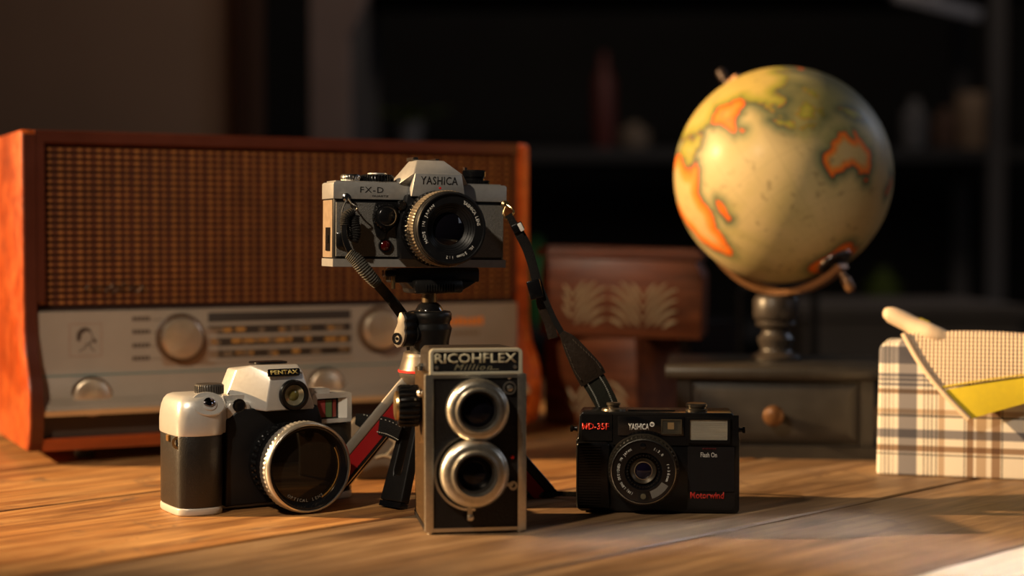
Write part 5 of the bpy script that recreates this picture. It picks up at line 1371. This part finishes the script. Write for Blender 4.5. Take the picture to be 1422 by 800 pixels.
for s in (-1, 1):
    b = new(); P3 = catmull([wpts[0], wpts[1], wpts[2]], 22)
    for i in range(0, len(P3) - 2, 2):
        t = (P3[i + 1] - P3[i]); tn = t.normalized(); sdn = (sdw - tn * sdw.dot(tn)).normalized()
        nn = tn.cross(sdn); 
        if nn.y > 0: nn = -nn
        c = P3[i] + sdn * s * 5.6 + nn * 1.25
        tube(b, [c, c + t * 1.15], .55, 6, 1)
    part('stitching', b, stitch, strap)
# leather pad stitching
b = new()
for s in (-1, 1):
    for i in range(12):
        u = i / 12; a = W_(789 + 32 * u, 474 + 46 * u, Dr); hw2 = 4 + 5.2 * min(1, u * 1.4)
        c = a + sdp * s * hw2 + Vector((0, -2.2, 0)); tube(b, [c, c + Vector((1.1, 0, -1.9))], .3, 5, 1)
part('stitching', b, mat('brown_thread', (.12, .09, .06), .8), strap)
# thin band on the table between the twin lens camera and the compact
b = new(); ribbon(b, [Vector((62, 1292, 754.2)), Vector((40, 1302, 753.2)), Vector((24, 1300, 753)), Vector((0, 1312, 753.5)), Vector((-22, 1345, 757)), Vector((-66, 1366, 775)), Vector((-90, 1350, 790))], [Vector((0, .45, .9)), Vector((0, .45, .9)), Vector((0, .45, .9)), Vector((0, .3, .95)), Vector((0, 0, 1)), Vector((0, 0, 1)), Vector((0, 0, 1))], [4, 4, 4.5, 5, 8, 13, 14], 1.5); part('band', b, blackpl, strap)
# wide piece between the silver camera and the tripod
zz = Vector((.12, .0, 1)).normalized()
wq = [W_(495, 582, 1300), W_(505, 585, 1290), W_(520, 589, 1278), W_(540, 594, 1268), W_(556, 602, 1262), ]
b = new(); ribbon(b, wq, [zz] * 5, [9, 12, 14.5, 15, 14], 1.8, rib=.12); part('webbing', b, webbing, strap, label='black webbing with white stitching')
b = new(); P3 = catmull(wq[1:], 14)
for i in range(0, len(P3) - 2, 2):
    t = P3[i + 1] - P3[i]; c = P3[i] - zz * 5.2 + Vector((-.3, -1.6, 0)); tube(b, [c, c + t], .4, 6, 1)
    if i % 4 == 0: c = P3[i] + zz * 5.4 + Vector((-.3, -1.6, 0)); tube(b, [c, c + t], .35, 6, 1)
part('stitching', b, stitch, strap)

# shoulder pad standing on the table behind the tripod, pale printed strokes
sp_ = onz(527, 667); 
pad = thing('shoulder_pad', 'curved grey-brown pad with pale printed strokes standing behind the tripod leg', 'strap pad', (sp_.x, sp_.y + .004, TABLE_Z), 8)
padm = mat('grey_brown_pad', (.14, .115, .085), .7, 0, 100, .25, .5, 900)
pb = [(-26, 4), (-23, 1), (-12, 0), (14, 0), (22, 3), (26, 12), (27, 50), (22, 56), (-22, 54), (-26, 48)]
b = new(); prism(b, pb, 0, 5, 'y', 1.5, 3); part('pad_body', b, padm, pad)
b = new(); tube(b, [(6, -.6, 42), (9, -.6, 36), (13, -.6, 32), (10, -.6, 26), (4, -.6, 20)], 1.0, 6, 4); tube(b, [(13, -.6, 32), (19, -.6, 38), (21, -.6, 44)], 1.0, 6, 4); tube(b, [(-4, -.6, 19), (4, -.6, 21), (12, -.6, 18)], 1.0, 6, 4); part('printed_strokes', b, mat('cream_print', (.62, .52, .33), .6), pad)

# ================================================================== BACKGROUND
def bgbox(name, label, cat, px0, px1, py0, py1, D, depth, m, group=None):
    a = atD(px0, py1, D); c = atD(px1, py0, D)
    b = new(); box(b, a.x, c.x, D * MM, (D + depth) * MM, a.z, c.z, .004)
    return b
postm = mat('grey_brown_post', (.26, .19, .165), .7, 0, 8, .2)
a = atD(432, 400, 3500); c = atD(484, 400, 3500)
post = thing('timber_post', 'tall blurred grey-brown post behind the radio', 'post', ((a.x + c.x) / 2, 3.5, 0))
hwp = (c.x - a.x) / 2 * 1000
b = new(); box(b, -hwp, hwp, 0, 80, 0, 2900, 3); part('upright', b, postm, post)
zt_ = (atD(484, 52, 3500).z) * 1000
b = new(); prism(b, [(hwp, zt_), (hwp, zt_ + 160), (hwp + 46, zt_ + 500), (hwp + 46, zt_ + 110)], 5, 75, 'y', 2); part('brace', b, postm, post)

shelfm = mat('dark_shelf', (.035, .034, .036), .6, 0, 6, .3)
def D4(px, py, D=4300): return atD(px, py, D)
xl_, xr_ = D4(495, 200).x, D4(1440, 200).x
shelf = thing('shelving_unit', 'dark open shelving unit along the back of the room', 'shelving', ((xl_ + xr_) / 2, 4.30, 0))
W3 = (xr_ - xl_) * 1000 / 2
for py in (205, 452, 640):
    z = D4(900, py).z * 1000
    b = new(); box(b, -W3, W3, 0, 380, z - 35, z, 2); part('shelf_board', b, shelfm, shelf)
zt2 = D4(900, -30).z * 1000
b = new(); box(b, -W3, W3, 0, 380, zt2 - 35, zt2, 2); part('shelf_board', b, shelfm, shelf)
for px in (500, 1385):
    xx = D4(px, 200).x * 1000 - (xl_ + xr_) / 2 * 1000
    for yy in (0, 340):
        b = new(); box(b, xx - 22, xx + 22, yy - .5, yy + 40, 0, zt2 + 30, 2); part('upright', b, mat('grey_upright', (.10, .095, .10), .6), shelf)
def shelf_z(py): return D4(900, py).z
def vase(name, label, cat, px, base_py, r, h, col, prof=None, D=4400, rough=.5):
    p = atD(px, 200, D); z = shelf_z(base_py)
    t = thing(name, label, cat, (p.x, D * MM, z + .001))
    b = new(); lathe(b, prof or [(0, 0), (r * .8, 0), (r, h * .2), (r, h * .7), (r * .45, h * .85), (r * .4, h), (0, h)], 28, 'z'); part('body', b, mat(name + '_%d' % px, col, rough, 0, 30, .15), t); return t
t = vase('plant_pot', 'grey pot holding a yellow-green plant on the dark shelf above the raised camera', 'plant', 568, 205, 42, 75, (.16, .16, .17), [(0, 0), (30, 0), (42, 75), (38, 75), (36, 66), (0, 66)])
leafm = mat('yellow_green_leaf', (.20, .26, .02), .6, 0, 30, .3)
rl = random.Random(5)
for k in range(16):
    a = rl.uniform(0, 2 * PI); l_ = rl.uniform(60, 120); b = new()
    d = Vector((math.cos(a), math.sin(a), .45)).normalized(); c = Vector((math.cos(a) * 12, math.sin(a) * 12, 62)) 
    pts3 = [c, c + d * l_ * .5 + Vector((0, 0, 14)), c + d * l_]
    ribbon(b, pts3, [d.cross(Vector((0, 0, 1)))] * 3, [6, 26, 3], 1.4, 3); part('leaf', b, leafm, t)
vase('jar', 'pale brown squat jar on the shelf left of the globe', 'jar', 880, 205, 45, 70, (.26, .20, .15))
vase('bottle', 'dark red bottle on the shelf between raised camera and globe', 'bottle', 838, 205, 32, 260, (.13, .03, .025))
vase('bottle', 'grey bottle on the shelf right of the globe', 'bottle', 1270, 205, 36, 135, (.24, .24, .26))
vase('canister', 'tan canister on the shelf at the far right', 'canister', 1352, 205, 48, 150, (.36, .25, .17), [(0, 0), (47, 0), (48, 6), (48, 140), (44, 150), (0, 150)])
vase('pitcher', 'brown pitcher between the grey bottle and the tan canister on the shelf', 'pitcher', 1312, 205, 36, 110, (.20, .12, .09))
vase('bowl', 'pale brown bowl on the lower shelf beside the globe', 'bowl', 895, 452, 62, 70, (.17, .11, .09), [(0, 0), (30, 0), (62, 60), (62, 70), (57, 66), (26, 8), (0, 8)])
vase('green_bottle', 'green glass bottle showing between radio and carved boxes', 'bottle', 744, 452, 34, 230, (.05, .20, .05))
vase('green_jar', 'dark green jar low at the right of the globe', 'jar', 1228, 452, 48, 150, (.07, .10, .015))
# framed glass light at the upper right, slanting
a = atD(1255, 2, 4100)
b = new(); box(b, -110, 110, -20, 20, -16, 16, 3, M=Matrix.Rotation(math.radians(14), 4, 'Y'))
rail = part('hanging_rail', b, mat('pale_grey_rail', (.30, .30, .33), .4, .3), None, loc=(atD(1300, 8, 4000)) * 1000)
b2 = new(); box(b2, -6, 6, -6, 6, 0, 1700); part('hanger', b2, MATS['pale_grey_rail'], rail)
tag(rail, 'pale grey slanting rail hanging at the upper right', 'rail')

# stool frame and low cabinet behind the chest
cabm = mat('grey_brown_cabinet', (.085, .068, .056), .6, 0, 8, .25)
p0 = atD(1118, 425, 2700); p1 = atD(1420, 425, 2700)
t = thing('low_cabinet', 'low grey-brown cabinet behind the globe and plaid box', 'cabinet', ((p0.x + p1.x) / 2, 2.7, 0))
hw3 = (p1.x - p0.x) / 2 * 1000; hz3 = p0.z * 1000
b = new(); box(b, -hw3, hw3, 12, 400, 60, hz3 - 20, 2); part('carcass', b, cabm, t)
b = new(); box(b, -hw3 - 10, hw3 + 10, -5, 410, hz3 - 20, hz3, 3); part('top_board', b, cabm, t)
for s in (-1, 1):
    b = new(); box(b, *(sorted((s * 4, s * (hw3 - 4)))), 0, 12, 70, hz3 - 26, 2); dr = part('door', b, cabm, t)
    b = new(); lathe(b, [(0, 0), (9, 0), (12, -14), (0, -18)], 20, 'y', (s * 30, 0, hz3 - 250)); part('handle', b, brass, dr)
    b = new(); box(b, *(sorted((s * (hw3 - 40), s * (hw3 - 4)))), 20, 390, 0, 60, 2); part('foot', b, cabm, t)
stm_ = mat('black_steel', (.012, .012, .013), .4, .6)
p = atD(1080, 420, 2250)
t = thing('metal_chair', 'black metal chair frame just behind the globe pedestal', 'chair', (p.x, 2.25, 0))
hx = (atD(1132, 420, 2250).x - atD(1030, 420, 2250).x) / 2 * 1000
zt3 = atD(1080, 402, 2250).z * 1000
for s in (-1, 1):
    b = new(); tube(b, [(s * hx, 0, 0), (s * hx, 0, 450), (s * hx, 0, zt3)], 6, 10, 2); part('leg', b, stm_, t)
    b = new(); tube(b, [(s * hx, 330, 0), (s * hx, 330, 450)], 6, 10, 2); part('leg', b, stm_, t)
b = new(); tube(b, [(-hx, 0, zt3), (0, 0, zt3 + 6), (hx, 0, zt3)], 6, 10, 3); part('top_rail', b, stm_, t)
b = new(); box(b, -hx - 8, hx + 8, -6, 345, 445, 465, 6); part('seat', b, stm_, t)
# dark tin at the right of the carved box
p = atD(992, 600, 1890)
tin = thing('metal_tin', 'dark metal tin behind the carved boxes and the globe', 'tin', (p.x, 1.89, TABLE_Z), 10)
hzt = (atD(992, 398, 1890).z - TABLE_Z) * 1000
b = new(); box(b, -30, 26, 0, 60, 0, hzt - 50, 3); part('body', b, mat('dark_blue_tin', (.035, .036, .05), .35, .5), tin)
b = new(); box(b, -32, 28, -2, 62, hzt - 50, hzt - 42, 2); part('lid', b, MATS['dark_blue_tin'], tin)
